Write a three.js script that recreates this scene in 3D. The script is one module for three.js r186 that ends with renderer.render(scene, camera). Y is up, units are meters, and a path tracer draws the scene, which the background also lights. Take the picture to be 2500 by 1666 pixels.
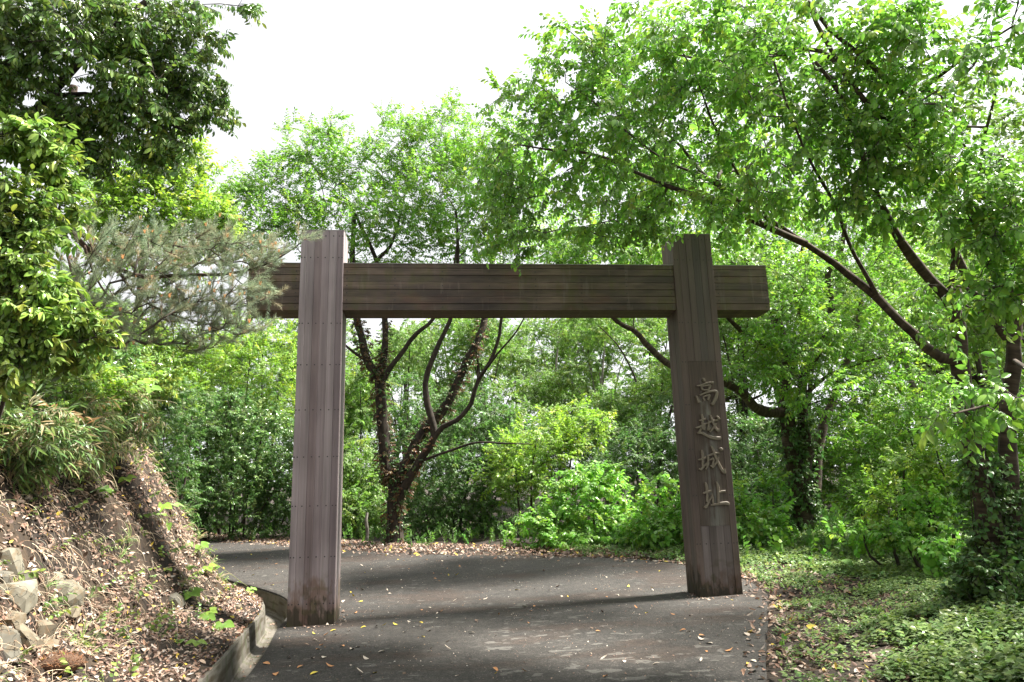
import * as THREE from 'three';
import { mergeGeometries } from 'three/addons/utils/BufferGeometryUtils.js';
import { ConvexGeometry } from 'three/addons/geometries/ConvexGeometry.js';
import { SimplexNoise } from 'three/addons/math/SimplexNoise.js';

// ---------------------------------------------------------------- camera, sky, sun, exposure
const scene = new THREE.Scene();
const F = 1794.1, PITCH = 12.728 * Math.PI / 180, ROLL = 1.582 * Math.PI / 180, EYE = 1.624;   // focal length in photo pixels (2500 x 1666)
const camera = new THREE.PerspectiveCamera(2 * Math.atan(833 / F) * 180 / Math.PI, 2500 / 1666, 0.1, 600);
camera.position.set(0, EYE, 0);
camera.rotation.order = 'YXZ';
camera.rotation.set(PITCH, 0, -ROLL);

const SUN = new THREE.Vector3(0.50, 0.82, -0.30).normalize();
function skyTexture() {
  const w = 512, h = 256, d = new Float32Array(w * h * 4), v = new THREE.Vector3();
  for (let j = 0; j < h; j++) for (let i = 0; i < w; i++) {
    const el = ((j + 0.5) / h - 0.5) * Math.PI, az = ((i + 0.5) / w - 0.5) * 2 * Math.PI;
    v.set(Math.cos(el) * Math.cos(az), Math.sin(el), Math.cos(el) * Math.sin(az));
    const a = Math.acos(Math.max(-1, Math.min(1, v.dot(SUN))));
    const up = Math.max(0, v.y);
    const L = 0.25 + 0.10 * Math.pow(1 - up, 3) + 0.38 * Math.exp(-a * a / 0.42);
    const k = (j * w + i) * 4;
    d[k] = L * 0.985; d[k + 1] = L; d[k + 2] = L * (1.03 + 0.03 * up); d[k + 3] = 1;
  }
  const t = new THREE.DataTexture(d, w, h, THREE.RGBAFormat, THREE.FloatType);
  t.mapping = THREE.EquirectangularReflectionMapping; t.magFilter = THREE.LinearFilter; t.minFilter = THREE.LinearFilter;
  t.needsUpdate = true;
  return t;
}
const sky = skyTexture();
scene.background = sky; scene.environment = sky;

const sun = new THREE.DirectionalLight(new THREE.Color(1.0, 0.955, 0.87), 5);
sun.position.copy(SUN).multiplyScalar(60); sun.target.position.set(0, 2, -14);
sun.castShadow = true; sun.shadow.radius = 15; sun.shadow.mapSize.set(4096, 4096);
Object.assign(sun.shadow.camera, { left: -35, right: 35, top: 35, bottom: -35, near: 1, far: 160 });
scene.add(sun, sun.target);

const renderer = new THREE.WebGLRenderer({ antialias: true });
renderer.toneMapping = THREE.LinearToneMapping;
renderer.toneMappingExposure = 4.1;
renderer.shadowMap.enabled = true;

// ---------------------------------------------------------------- helpers
const V = (x, y, z) => new THREE.Vector3(x, y, z);
let seedState = 1;
function reseed(s) { seedState = (s * 2654435761) >>> 0 || 1; }
function rnd() { seedState = (seedState + 0x6D2B79F5) >>> 0; let t = seedState; t = Math.imul(t ^ (t >>> 15), t | 1); t ^= t + Math.imul(t ^ (t >>> 7), t | 61); return ((t ^ (t >>> 14)) >>> 0) / 4294967296; }
const rr = (a, b) => a + (b - a) * rnd();
const pick = a => a[Math.floor(rnd() * a.length)];
const sn = new SimplexNoise({ random: (() => { let s = 12345; return () => (s = (s * 16807) % 2147483647) / 2147483647; })() });
const n2 = (x, y) => sn.noise(x, y), n3 = (x, y, z) => sn.noise3d(x, y, z);
const clamp = (x, a = 0, b = 1) => Math.max(a, Math.min(b, x));
const smooth = (a, b, x) => { const t = clamp((x - a) / (b - a)); return t * t * (3 - 2 * t); };

// a photo pixel gives a direction; the distance comes from the ground or from the given z
function ray(px, py) {
  const c = Math.cos(ROLL), s = Math.sin(ROLL), a = px - 1250, b = py - 833;
  const u = (a * c - b * s) / F, v = -(a * s + b * c) / F;
  return V(u, v * Math.cos(PITCH) + Math.sin(PITCH), -Math.cos(PITCH) + v * Math.sin(PITCH));
}
function at(px, py, dist) { const d = ray(px, py); return d.multiplyScalar(dist / -d.z).add(V(0, EYE, 0)); }

const taken = {};
function numbered(name) { const n = taken[name] = (taken[name] ?? -1) + 1; return n ? `${name}_${String(n).padStart(3, '0')}` : name; }
function tag(o, label, category, group) { o.userData.label = label; o.userData.category = category; if (group) o.userData.group = group; return o; }
function thing(name, label, category, pos, group) { const o = new THREE.Group(); o.name = numbered(name); o.position.copy(pos); scene.add(o); return tag(o, label, category, group); }
function part(name, geo, mat, parent, kind) { const m = new THREE.Mesh(geo, mat); m.name = name; if (kind) m.userData.kind = kind; parent.add(m); return m; }
function structure(name, geo, mat) { const m = part(name, geo, mat, scene, 'structure'); return m; }

// ---------------------------------------------------------------- procedural textures
function hash2(x, y, s) { let h = Math.imul(x, 374761393) ^ Math.imul(y, 668265263) ^ Math.imul(s, 1274126177); h = Math.imul(h ^ (h >>> 13), 1274126177); return ((h ^ (h >>> 16)) >>> 0) / 4294967296; }
function vnoise(x, y, px, py, s) {   // tiling value noise
  const xi = Math.floor(x), yi = Math.floor(y), fx = x - xi, fy = y - yi, u = fx * fx * (3 - 2 * fx), v = fy * fy * (3 - 2 * fy);
  const w = (a, n) => ((a % n) + n) % n, x0 = w(xi, px), x1 = w(xi + 1, px), y0 = w(yi, py), y1 = w(yi + 1, py);
  const a = hash2(x0, y0, s), b = hash2(x1, y0, s), c = hash2(x0, y1, s), d = hash2(x1, y1, s);
  return a + (b - a) * u + (c - a) * v + (a - b - c + d) * u * v;
}
function fbm(u, v, fx, fy, oct, s) { let r = 0, a = 0.5, t = 0; for (let o = 0; o < oct; o++) { r += a * vnoise(u * fx, v * fy, fx, fy, s + o); t += a; a *= 0.5; fx *= 2; fy *= 2; } return r / t; }
function tex(w, h, fn, srgb) {
  const d = new Uint8Array(w * h * 4);
  for (let j = 0; j < h; j++) for (let i = 0; i < w; i++) { const c = fn((i + 0.5) / w, (j + 0.5) / h), k = (j * w + i) * 4; for (let q = 0; q < 3; q++) d[k + q] = clamp(Array.isArray(c) ? c[q] : c) * 255; d[k + 3] = 255; }
  const t = new THREE.DataTexture(d, w, h); t.wrapS = t.wrapT = THREE.RepeatWrapping; t.magFilter = THREE.LinearFilter; t.minFilter = THREE.LinearMipmapLinearFilter; t.generateMipmaps = true;
  if (srgb) t.colorSpace = THREE.SRGBColorSpace; t.needsUpdate = true; return t;
}
const mix3 = (a, b, t) => [a[0] + (b[0] - a[0]) * t, a[1] + (b[1] - a[1]) * t, a[2] + (b[2] - a[2]) * t];
const scl = (a, k) => [a[0] * k, a[1] * k, a[2] * k];

// ---------------------------------------------------------------- terrain
function polyline(pts, step) {   // smooth curve through plan points (x, z), resampled
  const c = new THREE.CatmullRomCurve3(pts.map(p => V(p[0], 0, p[1])), false, 'centripetal'), n = Math.ceil(c.getLength() / step);
  return c.getSpacedPoints(n).map(p => [p.x, p.z]);
}
const DITCH = polyline([[-1.9, 4], [-2.25, -2], [-2.68, -5.5], [-3.08, -8.2], [-3.34, -9.6], [-3.64, -10.9], [-3.84, -12], [-4.06, -13], [-4.45, -13.95], [-5.2, -14.95], [-6.25, -16.1], [-9.2, -19.6], [-14, -25], [-22, -33]], 0.25);
function signedTo(line, x, z) {   // > 0 on the left of the line's heading; also the index
  let best = 1e9, s = 0, at_ = 0;
  for (let i = 0; i + 1 < line.length; i++) {
    const [ax, az] = line[i], [bx, bz] = line[i + 1], dx = bx - ax, dz = bz - az, t = clamp(((x - ax) * dx + (z - az) * dz) / (dx * dx + dz * dz));
    const qx = x - ax - dx * t, qz = z - az - dz * t, d = qx * qx + qz * qz;
    if (d < best) { best = d; s = Math.sign(dz * qx - dx * qz) || 1; at_ = i + t; }
  }
  return [s * Math.sqrt(best), at_];
}
function G(x, z) {   // the road's plane: a gentle climb, steeper past the gate, falling to the ditch
  const u = -z, t = Math.max(0, u - 11.3);
  let b = 0.02 * (u - 11.3) + 0.065 * (t < 3 ? t * t / 6 : t - 1.5) - 0.04 * Math.max(0, u - 20);
  return b + 0.026 * (clamp(x, -14, 14) + 3.1) * clamp(u / 11);
}
function bankRise(e, z) {
  const ap = 0.6 + 0.75 * smooth(-13, -8.5, z);                       // the apron of litter is wider towards the viewer
  const a = Math.min(e, ap) * 0.20;
  const b = e > ap ? (Math.min(e, ap + 2.8) - ap) * 1.85 : 0;
  const c = e > ap + 2.8 ? (Math.min(e, ap + 12) - ap - 2.8) * 0.35 : 0;
  const ease = 0.16 * Math.exp(-Math.pow((e - ap) / 0.5, 2));
  return 0.05 + a + b + c + ease;
}
function H(x, z) {
  const g = G(x, z);
  const [s] = (x < 3 || z < -14) ? signedTo(DITCH, x, z) : [-9];
  if (s > 0.27) {
    const e = s - 0.27, k = smooth(0.4, 1.6, e);
    return g + bankRise(e, z) + k * (0.16 * n2(x * 0.8, z * 0.8 + 7) + 0.07 * n2(x * 2.3, z * 2.3)) + smooth(0, .3, e) * (0.03 * n2(x * 6, z * 6) + 0.025 * n2(x * 1.7, z * 1.7));
  }
  if (s > -0.24) return g - 0.55;
  // right of the road: a soft mound under the ground cover, and rough ground beyond the bend
  const m = smooth(3.2, 5.2, x - 0.28 * (-z - 8) * (z > -12 ? 1 : 0)) * smooth(-15, -8, z);
  const rough = smooth(-16.5, -20, z + 0.35 * Math.min(x, 0) * 0) + smooth(2.5, 4, x);
  return g + 0.22 * m + 0.05 * clamp(rough) * (n2(x * 0.7, z * 0.7) + 0.4 * n2(x * 2.1, z * 2.1)) - 0.03;
}
function hit(px, py, far = 40) { const d = ray(px, py), p = V(0, EYE, 0); let t = 2; while (t < far) { p.copy(d).multiplyScalar(t); p.y += EYE; if (p.y < H(p.x, p.z)) break; t += 0.02; } return p; }
const onH = (x, z, up = 0) => V(x, H(x, z) + up, z);
function normalH(x, z) { const h = 0.06; return V(H(x - h, z) - H(x + h, z), 2 * h, H(x, z - h) - H(x, z + h)).normalize(); }

function ticks(list) { const out = []; for (let i = 0; i + 1 < list.length; i++) { const [a, s] = list[i], b = list[i + 1][0], n = Math.round((b - a) / s); for (let k = 0; k < n; k++) out.push(a + (b - a) * k / n); } out.push(list[list.length - 1][0]); return out; }
{
  const xs = ticks([[-300, 40], [-60, 8], [-20, 1], [-9.5, 0.09], [-2, 0.3], [4, 0.25], [9, 1], [20, 8], [60, 40], [300, 1]]);
  const zs = ticks([[-400, 40], [-80, 8], [-40, 1.5], [-24, 0.3], [-17, 0.1], [-4, 0.5], [6, 4], [20, 1]]);
  const P = [], UV = [], C = [], I = [];
  for (const z of zs) for (const x of xs) {
    P.push(x, H(x, z), z); UV.push(x / 1.5, z / 1.5);
    const t = 0.8 + 0.3 * n2(x * 0.9, z * 0.9); C.push(t, t, t);
  }
  const W = xs.length;
  for (let j = 0; j + 1 < zs.length; j++) for (let i = 0; i + 1 < W; i++) { const a = j * W + i; I.push(a, a + W, a + 1, a + 1, a + W, a + W + 1); }
  const g = new THREE.BufferGeometry(); g.setAttribute('position', new THREE.Float32BufferAttribute(P, 3)); g.setAttribute('uv', new THREE.Float32BufferAttribute(UV, 2)); g.setAttribute('color', new THREE.Float32BufferAttribute(C, 3)); g.setIndex(I); g.computeVertexNormals();
  const soil = tex(512, 512, (u, v) => { const a = fbm(u, v, 6, 6, 6, 3), b = fbm(u, v, 40, 40, 3, 9); return scl(mix3([0.13, 0.10, 0.075], [0.29, 0.235, 0.175], clamp(a * 1.5 - 0.35)), 0.65 + 0.6 * b); }, true);
  const bump = tex(256, 256, (u, v) => fbm(u, v, 16, 16, 4, 21));
  structure('ground', g, new THREE.MeshStandardMaterial({ map: soil, bumpMap: bump, bumpScale: 0.03, roughness: 1, vertexColors: true }));
}

// road: worn asphalt between the ditch and a ragged outer edge, bending left behind the gate
const OUTER = polyline([[0.6, 4], [0.8, -1.5], [1.35, -4.6], [2.22, -7.2], [3.25, -10.25], [3.82, -12], [3.9, -13.5], [3.3, -15.1], [2.1, -16.5], [0.3, -17.3], [-2.1, -18.4], [-4.7, -20.3], [-7, -23], [-11.4, -27.2], [-19, -35]], 0.1);
{
  const inner = DITCH.map((p, i) => { const q = DITCH[Math.min(i + 1, DITCH.length - 1)], o = DITCH[Math.max(i - 1, 0)], dx = q[0] - o[0], dz = q[1] - o[1], l = Math.hypot(dx, dz); return [p[0] - 0.215 * dz / l, p[1] + 0.215 * dx / l]; });
  const N = 260, M = 44, P = [], UV = [], I = [], samp = (L, t) => { const k = t * (L.length - 1), i = Math.min(L.length - 2, Math.floor(k)), f = k - i; return [L[i][0] + (L[i + 1][0] - L[i][0]) * f, L[i][1] + (L[i + 1][1] - L[i][1]) * f]; };
  for (let j = 0; j <= N; j++) {
    const a = samp(inner, j / N), b = samp(OUTER, j / N), rag = z => 0.03 * n2(z * 2.2, 5) + (j > N * 0.5 ? 0.16 * n2(z * 0.9, 9) : 0.012 * n2(z * 8, 3));
    for (let i = 0; i <= M + 2; i++) {
      const w = clamp((i - 1) / M), k = i === M + 2 ? 1 : w, x = a[0] + (b[0] - a[0]) * k + (k === 1 ? rag(b[1]) : 0), z = a[1] + (b[1] - a[1]) * k;
      const drop = (i === 0 || i === M + 2) ? 0.07 : 0;
      P.push(x, G(x, z) + 0.02 + 0.008 * n2(x * 0.8, z * 0.8) * Math.min(1, 6 * k * (1 - k)) - drop, z); UV.push((x + 8) / 16, (z + 20) / 16);
    }
  }
  const W = M + 3;
  for (let j = 0; j < N; j++) for (let i = 0; i < W - 1; i++) { const q = j * W + i; I.push(q, q + 1, q + W, q + 1, q + W + 1, q + W); }
  const g = new THREE.BufferGeometry(); g.setAttribute('position', new THREE.Float32BufferAttribute(P, 3)); g.setAttribute('uv', new THREE.Float32BufferAttribute(UV, 2)); g.setIndex(I); g.computeVertexNormals();
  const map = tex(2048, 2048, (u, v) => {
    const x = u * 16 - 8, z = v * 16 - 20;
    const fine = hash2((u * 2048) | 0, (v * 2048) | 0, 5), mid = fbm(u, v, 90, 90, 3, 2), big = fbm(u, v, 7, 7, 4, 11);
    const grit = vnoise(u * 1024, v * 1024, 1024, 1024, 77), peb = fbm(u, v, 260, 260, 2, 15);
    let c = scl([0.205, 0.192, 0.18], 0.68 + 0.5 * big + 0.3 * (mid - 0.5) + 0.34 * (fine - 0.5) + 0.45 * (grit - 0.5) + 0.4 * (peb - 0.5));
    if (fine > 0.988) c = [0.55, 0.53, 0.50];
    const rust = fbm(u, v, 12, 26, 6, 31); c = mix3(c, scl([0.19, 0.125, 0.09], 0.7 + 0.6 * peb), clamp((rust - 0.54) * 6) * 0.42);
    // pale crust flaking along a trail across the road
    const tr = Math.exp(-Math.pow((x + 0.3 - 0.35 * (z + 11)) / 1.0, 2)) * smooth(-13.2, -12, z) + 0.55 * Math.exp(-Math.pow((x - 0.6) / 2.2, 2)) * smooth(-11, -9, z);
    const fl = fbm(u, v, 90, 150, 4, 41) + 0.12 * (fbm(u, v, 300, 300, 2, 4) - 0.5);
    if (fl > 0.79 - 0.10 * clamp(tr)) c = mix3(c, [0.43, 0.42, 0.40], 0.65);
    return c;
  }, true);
  const bump = tex(512, 512, (u, v) => 0.5 * hash2((u * 512) | 0, (v * 512) | 0, 8) + 0.5 * fbm(u, v, 60, 60, 3, 12)); bump.repeat.set(10, 10);
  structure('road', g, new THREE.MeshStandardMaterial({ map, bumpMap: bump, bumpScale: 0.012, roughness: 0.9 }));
}

// ---------------------------------------------------------------- drain: precast concrete channel sections
const concreteMap = tex(512, 512, (u, v) => { const a = fbm(u, v, 5, 5, 5, 61), st = fbm(u, v, 40, 3, 4, 66); let c = scl([0.40, 0.38, 0.345], 0.72 + 0.4 * a); c = mix3(c, [0.24, 0.21, 0.15], clamp((st - 0.50) * 4)); return mix3(c, [0.25, 0.27, 0.17], clamp((fbm(u, v, 9, 9, 4, 71) - 0.6) * 5) * 0.7); }, true);
const concrete = new THREE.MeshStandardMaterial({ map: concreteMap, bumpMap: concreteMap, bumpScale: 0.004, roughness: 0.92 });
{
  const base = V(-3.84, G(-3.84, -12) - 0.4, -12);
  const d = thing('concrete_drain', 'open grey concrete drain channel along the foot of the leafy bank', 'drain', base);
  const prof = [[-0.27, -0.42], [-0.27, 0.004], [-0.205, 0.004], [-0.175, -0.29], [-0.12, -0.33], [0.12, -0.33], [0.175, -0.29], [0.205, 0.04], [0.255, 0.04], [0.255, -0.42]];
  const L = polyline(DITCH.filter(p => p[1] < -3 && p[1] > -27), 0.6);
  const near = [];
  for (let k = 0; k + 1 < L.length; k++) {
    const P = [], UV = [], I = [], a = L[k], b = L[k + 1], o = L[Math.max(0, k - 1)], q = L[Math.min(L.length - 1, k + 2)];
    const dirs = [[b[0] - o[0], b[1] - o[1]], [q[0] - a[0], q[1] - a[1]]];
    [a, b].forEach((c, e) => {
      const l = Math.hypot(...dirs[e]), dx = dirs[e][0] / l, dz = dirs[e][1] / l, g = G(c[0], c[1]), in_ = (e ? -1 : 1) * 0.004;
      prof.forEach(([s, y], i) => { P.push(c[0] + dz * s + dx * in_ - base.x, g + y - base.y, c[1] - dx * s + dz * in_ - base.z); UV.push(i * 0.13, (k + e) * 0.45); });
    });
    const n = prof.length; for (let i = 0; i + 1 < n; i++) I.push(i, i + 1, n + i, i + 1, n + i + 1, n + i);
    for (let i = 1; i + 1 < n; i++) { }
    const g = new THREE.BufferGeometry(); g.setAttribute('position', new THREE.Float32BufferAttribute(P, 3)); g.setAttribute('uv', new THREE.Float32BufferAttribute(UV, 2)); g.setIndex(I);
    const flat = g.toNonIndexed(); flat.computeVertexNormals(); near.push(flat);
  }
  near.forEach(g => part('channel_section', g, concrete, d));
}

// ---------------------------------------------------------------- the gate
const GATE = { x: -3.379, z: -11.262, yaw: 5.935 * Math.PI / 180, W: 0.68, W2: 0.69, D: 0.58, S: 6.882, top: 6.118, bt: 5.563, bb: 4.77, el: 0.81, er: 0.952, rec: 0.03 };
{
  const yl = G(GATE.x + 0.3, GATE.z - 0.2) - 0.05, yr = 0.10;
  const gate = thing('timber_gate', 'tall brown timber gate of two plank-clad posts and a crossbeam over the road', 'gate', V(GATE.x, 0, GATE.z));
  gate.rotation.y = GATE.yaw;
  // stains are painted where the photograph shows them: algae and damp at the feet, algae runs on the beam, grey runs on the name panel
  const grain = (u, v, fx, fy, s) => 0.55 * fbm(u, v, fx, fy, 4, s) + 0.45 * fbm(u, v, fx * 6, fy, 3, s + 7);
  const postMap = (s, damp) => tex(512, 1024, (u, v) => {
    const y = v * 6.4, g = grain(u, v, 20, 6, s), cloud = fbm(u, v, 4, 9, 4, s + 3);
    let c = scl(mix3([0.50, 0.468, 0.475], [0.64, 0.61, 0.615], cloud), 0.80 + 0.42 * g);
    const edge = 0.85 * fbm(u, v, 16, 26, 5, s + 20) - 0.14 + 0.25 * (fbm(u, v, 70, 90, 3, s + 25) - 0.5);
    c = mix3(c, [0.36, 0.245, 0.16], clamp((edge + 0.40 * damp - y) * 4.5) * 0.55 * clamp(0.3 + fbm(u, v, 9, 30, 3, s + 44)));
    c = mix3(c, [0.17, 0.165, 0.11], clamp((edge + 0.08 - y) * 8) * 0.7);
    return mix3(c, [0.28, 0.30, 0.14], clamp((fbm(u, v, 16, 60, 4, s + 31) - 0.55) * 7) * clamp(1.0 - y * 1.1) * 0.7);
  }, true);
  const beamMap = tex(2048, 256, (u, v) => {
    const g = grain(v, u, 12, 40, 77), run = fbm(u, v, 90, 2, 4, 83), cl = fbm(u, v, 14, 3, 4, 88);
    let c = scl(mix3([0.35, 0.31, 0.295], [0.56, 0.505, 0.455], clamp(cl * 1.6 - 0.3)), 0.72 + 0.55 * g);
    c = mix3(c, [0.42, 0.44, 0.25], clamp((run - 0.48) * 4) * clamp((cl - 0.35) * 3) * 0.6);
    c = mix3(c, [0.50, 0.30, 0.25], clamp((fbm(u, v, 30, 4, 3, 92) - 0.6) * 4) * 0.3);
    return mix3(c, [0.60, 0.58, 0.55], clamp((fbm(u, v, 160, 2, 3, 97) - 0.66) * 8) * 0.5);
  }, true);
  const grainBump = tex(256, 256, (u, v) => grain(u, v, 30, 4, 5)); const bumpB = grainBump.clone(); bumpB.rotation = Math.PI / 2;
  const tonesLit = [[1.0, 0.96, 0.96], [0.70, 0.63, 0.64], [1.0, 0.95, 0.94], [0.86, 0.79, 0.79], [0.64, 0.56, 0.55], [0.93, 0.88, 0.87]];  // left post boards, colour lifted for the open-sky light on that post
  const tonesShaded = [[0.34, 0.275, 0.23], [0.38, 0.31, 0.26], [0.33, 0.29, 0.25], [0.28, 0.255, 0.225], [0.36, 0.305, 0.26], [0.34, 0.275, 0.24]];  // right post boards, same timber darkened and browned for the shade it stands in
  const mats = (map, bump, t) => t.map(c => new THREE.MeshStandardMaterial({ map, bumpMap: bump, bumpScale: 0.004, roughness: 0.72, color: new THREE.Color(c[0], c[1], c[2]) }));
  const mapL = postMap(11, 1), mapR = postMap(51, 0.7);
  const matsL = mats(mapL, grainBump, tonesLit), matsR = mats(mapR, grainBump, tonesShaded), matsB = mats(beamMap, bumpB, [[0.47, 0.43, 0.385], [0.58, 0.52, 0.465], [0.42, 0.39, 0.355], [0.53, 0.475, 0.42]]);
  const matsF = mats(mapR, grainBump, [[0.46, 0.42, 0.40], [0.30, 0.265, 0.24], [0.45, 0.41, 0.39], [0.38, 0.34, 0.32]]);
  const coreMat = new THREE.MeshStandardMaterial({ color: new THREE.Color(0.24, 0.21, 0.20), roughness: 0.95 });
  const screwMat = new THREE.MeshStandardMaterial({ color: new THREE.Color(0.03, 0.027, 0.025), roughness: 0.6 });
  const capMat = new THREE.MeshStandardMaterial({ color: new THREE.Color(0.34, 0.32, 0.31), roughness: 0.6 });

  // a board lying on a face: a across, y0..y1 up, thickness t, edges chamfered; uv over the whole post
  function board(w, h, t, u0, u1, v0, v1) {
    const c = 0.003, s = new THREE.Shape([new THREE.Vector2(0, 0), new THREE.Vector2(w, 0), new THREE.Vector2(w, t - c), new THREE.Vector2(w - c, t), new THREE.Vector2(c, t), new THREE.Vector2(0, t - c)]);
    const g = new THREE.ExtrudeGeometry(s, { depth: h, bevelEnabled: false });   // extruded along z: turn so that it runs up
    g.rotateX(-Math.PI / 2); const p = g.attributes.position, uv = new Float32Array(p.count * 2);
    for (let i = 0; i < p.count; i++) { uv[2 * i] = u0 + (u1 - u0) * p.getX(i) / w; uv[2 * i + 1] = v0 + (v1 - v0) * p.getY(i) / h; }
    g.setAttribute('uv', new THREE.BufferAttribute(uv, 2)); g.computeVertexNormals(); return g;   // occupies x 0..w, y 0..h, z -t..0 (front at -t)
  }
  const T = 0.03;
  function screws(rows, parent) { // [a, y, z-front, axis]
    const g = rows.map(([x, y, z, ry]) => { const c = new THREE.CylinderGeometry(0.0105, 0.0105, 0.004, 10); c.rotateX(Math.PI / 2); c.rotateY(ry); c.translate(x, y, z); return c; });
    part('screw', mergeGeometries(g), screwMat, parent, 'stuff');
  }
  const rowY = [0.32, 0.98, 1.72, 2.45, 3.17, 3.88, 4.55, 5.65, 6.02];
  function post(a0, w, y0, ms, holes) {
    const h = GATE.top - y0, D = GATE.D;
    const core = part('post', new THREE.BoxGeometry(w - 2 * T, h - 0.01, D - 2 * T).translate(w / 2, h / 2 - 0.005, -D / 2), coreMat, gate); core.position.set(a0, y0, 0);
    const widths = a0 > 1 ? [0.92, 1.12, 0.96, 1.08, 1.0, 0.92] : [0.86, 1.1, 0.97, 1.06, 1.12, 0.9], sum = widths.reduce((x, y) => x + y), sc = [];
    const faces = [[0, w, 0, 0], [Math.PI / 2, D, w, 0], [Math.PI, w, w, -D], [-Math.PI / 2, D, 0, -D]];   // front, right, back, left
    faces.forEach(([ry, len, x, z], f) => {
      const list = f % 2 ? [1, 1, 1, 1, 1] : widths, tot = f % 2 ? 5 : sum; let c = 0;
      list.forEach((q, i) => {
        const inset = f % 2 ? (i === 0 || i === 4 ? T + 0.001 : 0) : 0;
        const bw = len * q / tot, lo = c + (f % 2 && i === 0 ? inset : 0.0013), hi = c + bw - (f % 2 && i === 4 ? inset : 0.0013);
        const spans = holes && f === 0 && i > 0 && i < 5 ? holes.map(([s, e]) => [s - y0, e - y0]) : [[0, h]];
        spans.forEach(([s, e]) => {
          const t = T + [0.003, 0, 0.0045, 0.0015, 0.0005, 0.0035][i], g = board(hi - lo, e - s, t, f * 0.27 + lo * 0.5, f * 0.27 + hi * 0.5, (s + 0.06) / 6.4, (e + 0.06) / 6.4);
          g.translate(lo, s, 0); g.rotateY(0); g.translate(0, 0, T); g.scale(1, 1, 1);
          // board front is at z = -t + T; flip so that it faces outwards (+z on the front face)
          const m = new THREE.Matrix4().makeTranslation(x, 0, z).multiply(new THREE.Matrix4().makeRotationY(ry)).multiply(new THREE.Matrix4().makeScale(1, 1, -1)).multiply(new THREE.Matrix4().makeTranslation(0, 0, 0));
          g.applyMatrix4(m); const ix = g.index; if (ix) { for (let k = 0; k < ix.count; k += 3) { const b = ix.getX(k); ix.setX(k, ix.getX(k + 1)); ix.setX(k + 1, b); } } else { for (const n of ['position', 'uv', 'normal']) { const A = g.attributes[n], it = A.itemSize; for (let k = 0; k < A.count; k += 3) for (let d = 0; d < it; d++) { const b = A.array[k * it + d]; A.array[k * it + d] = A.array[(k + 1) * it + d]; A.array[(k + 1) * it + d] = b; } } }
          g.computeVertexNormals();
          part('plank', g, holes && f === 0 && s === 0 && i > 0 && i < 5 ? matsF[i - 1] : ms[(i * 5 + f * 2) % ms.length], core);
        });
        if (f === 0) for (const y of rowY) if (y - y0 < h - 0.03 && (!holes || i === 0 || i === 5 || holes.some(([s, e]) => y > s + 0.05 && y < e - 0.03))) { sc.push([c + bw * (i === 0 ? 0.68 : i === 5 ? 0.3 : 0.5), y - y0, 0.0035, 0]); if (i === 0) sc.push([c + bw * 0.2, y - y0, 0.0035, 0]); if (i === 5) sc.push([c + bw * 0.8, y - y0, 0.0035, 0]); }
        c += bw;
      });
    });
    screws(sc, core);
    part('cap', new THREE.BoxGeometry(w + 0.012, 0.008, D + 0.012).translate(w / 2, h + 0.004, -D / 2), capMat, core);
    return core;
  }
  const panel = { y0: 1.46, y1: 4.05 };
  // panel limits from the photograph, on the plane of the post's front
  const onFront = (px, py) => { const d = ray(px, py), n = V(Math.sin(GATE.yaw), 0, Math.cos(GATE.yaw)), o = V(GATE.x, 0, GATE.z), e = V(0, EYE, 0), t = o.clone().sub(e).dot(n) / d.dot(n), p = d.multiplyScalar(t).add(e).sub(o); return [p.x * Math.cos(GATE.yaw) - p.z * Math.sin(GATE.yaw), p.y]; };
  panel.y1 = onFront(1713, 882)[1]; panel.y0 = onFront(1752, 1285)[1];
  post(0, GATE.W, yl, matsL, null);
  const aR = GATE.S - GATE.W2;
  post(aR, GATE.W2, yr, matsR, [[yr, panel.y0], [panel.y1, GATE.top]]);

  // crossbeam: core and boards, broken at the posts
  {
    const y0 = GATE.bb, y1 = GATE.bt, hh = y1 - y0, z0 = -GATE.rec, z1 = -GATE.D + 0.02, a0 = -GATE.el, a1 = GATE.S + GATE.er;
    const core = part('beam', new THREE.BoxGeometry(a1 - a0 - 2 * T, hh - 2 * T, z0 - z1 - 2 * T).translate((a0 + a1) / 2, 0, 0), coreMat, gate); core.position.set(0, (y0 + y1) / 2, (z0 + z1) / 2);
    const dz = (z0 - z1) / 2, spans = [[a0, -0.002], [GATE.W + 0.002, aR - 0.002], [GATE.S + 0.002, a1]], sc = [];
    const beamBoard = (x0, x1, yA, yB, zf, dir, m, name = 'plank') => {   // a board on the front (dir 1) or back (-1)
      const g = board(yB - yA, x1 - x0, T, yA + 0.5, yB + 0.5, 0, 1);          // runs up: lay it along x
      const p = g.attributes.position, uv = g.attributes.uv;
      for (let i = 0; i < p.count; i++) { const across = p.getX(i), along = p.getY(i), t = -p.getZ(i); p.setXYZ(i, x0 + along, yA + across, zf - dir * (T - t)); uv.setXY(i, (x0 + along + 1) / 9, (yA + across + 0.4) / 0.8); }
      g.computeVertexNormals(); part(name, g, m, core);
    };
    const fr = [0.62, 1, 1, 1, 1, 1, 0.95]; const tot = fr.reduce((a, b) => a + b);
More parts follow.
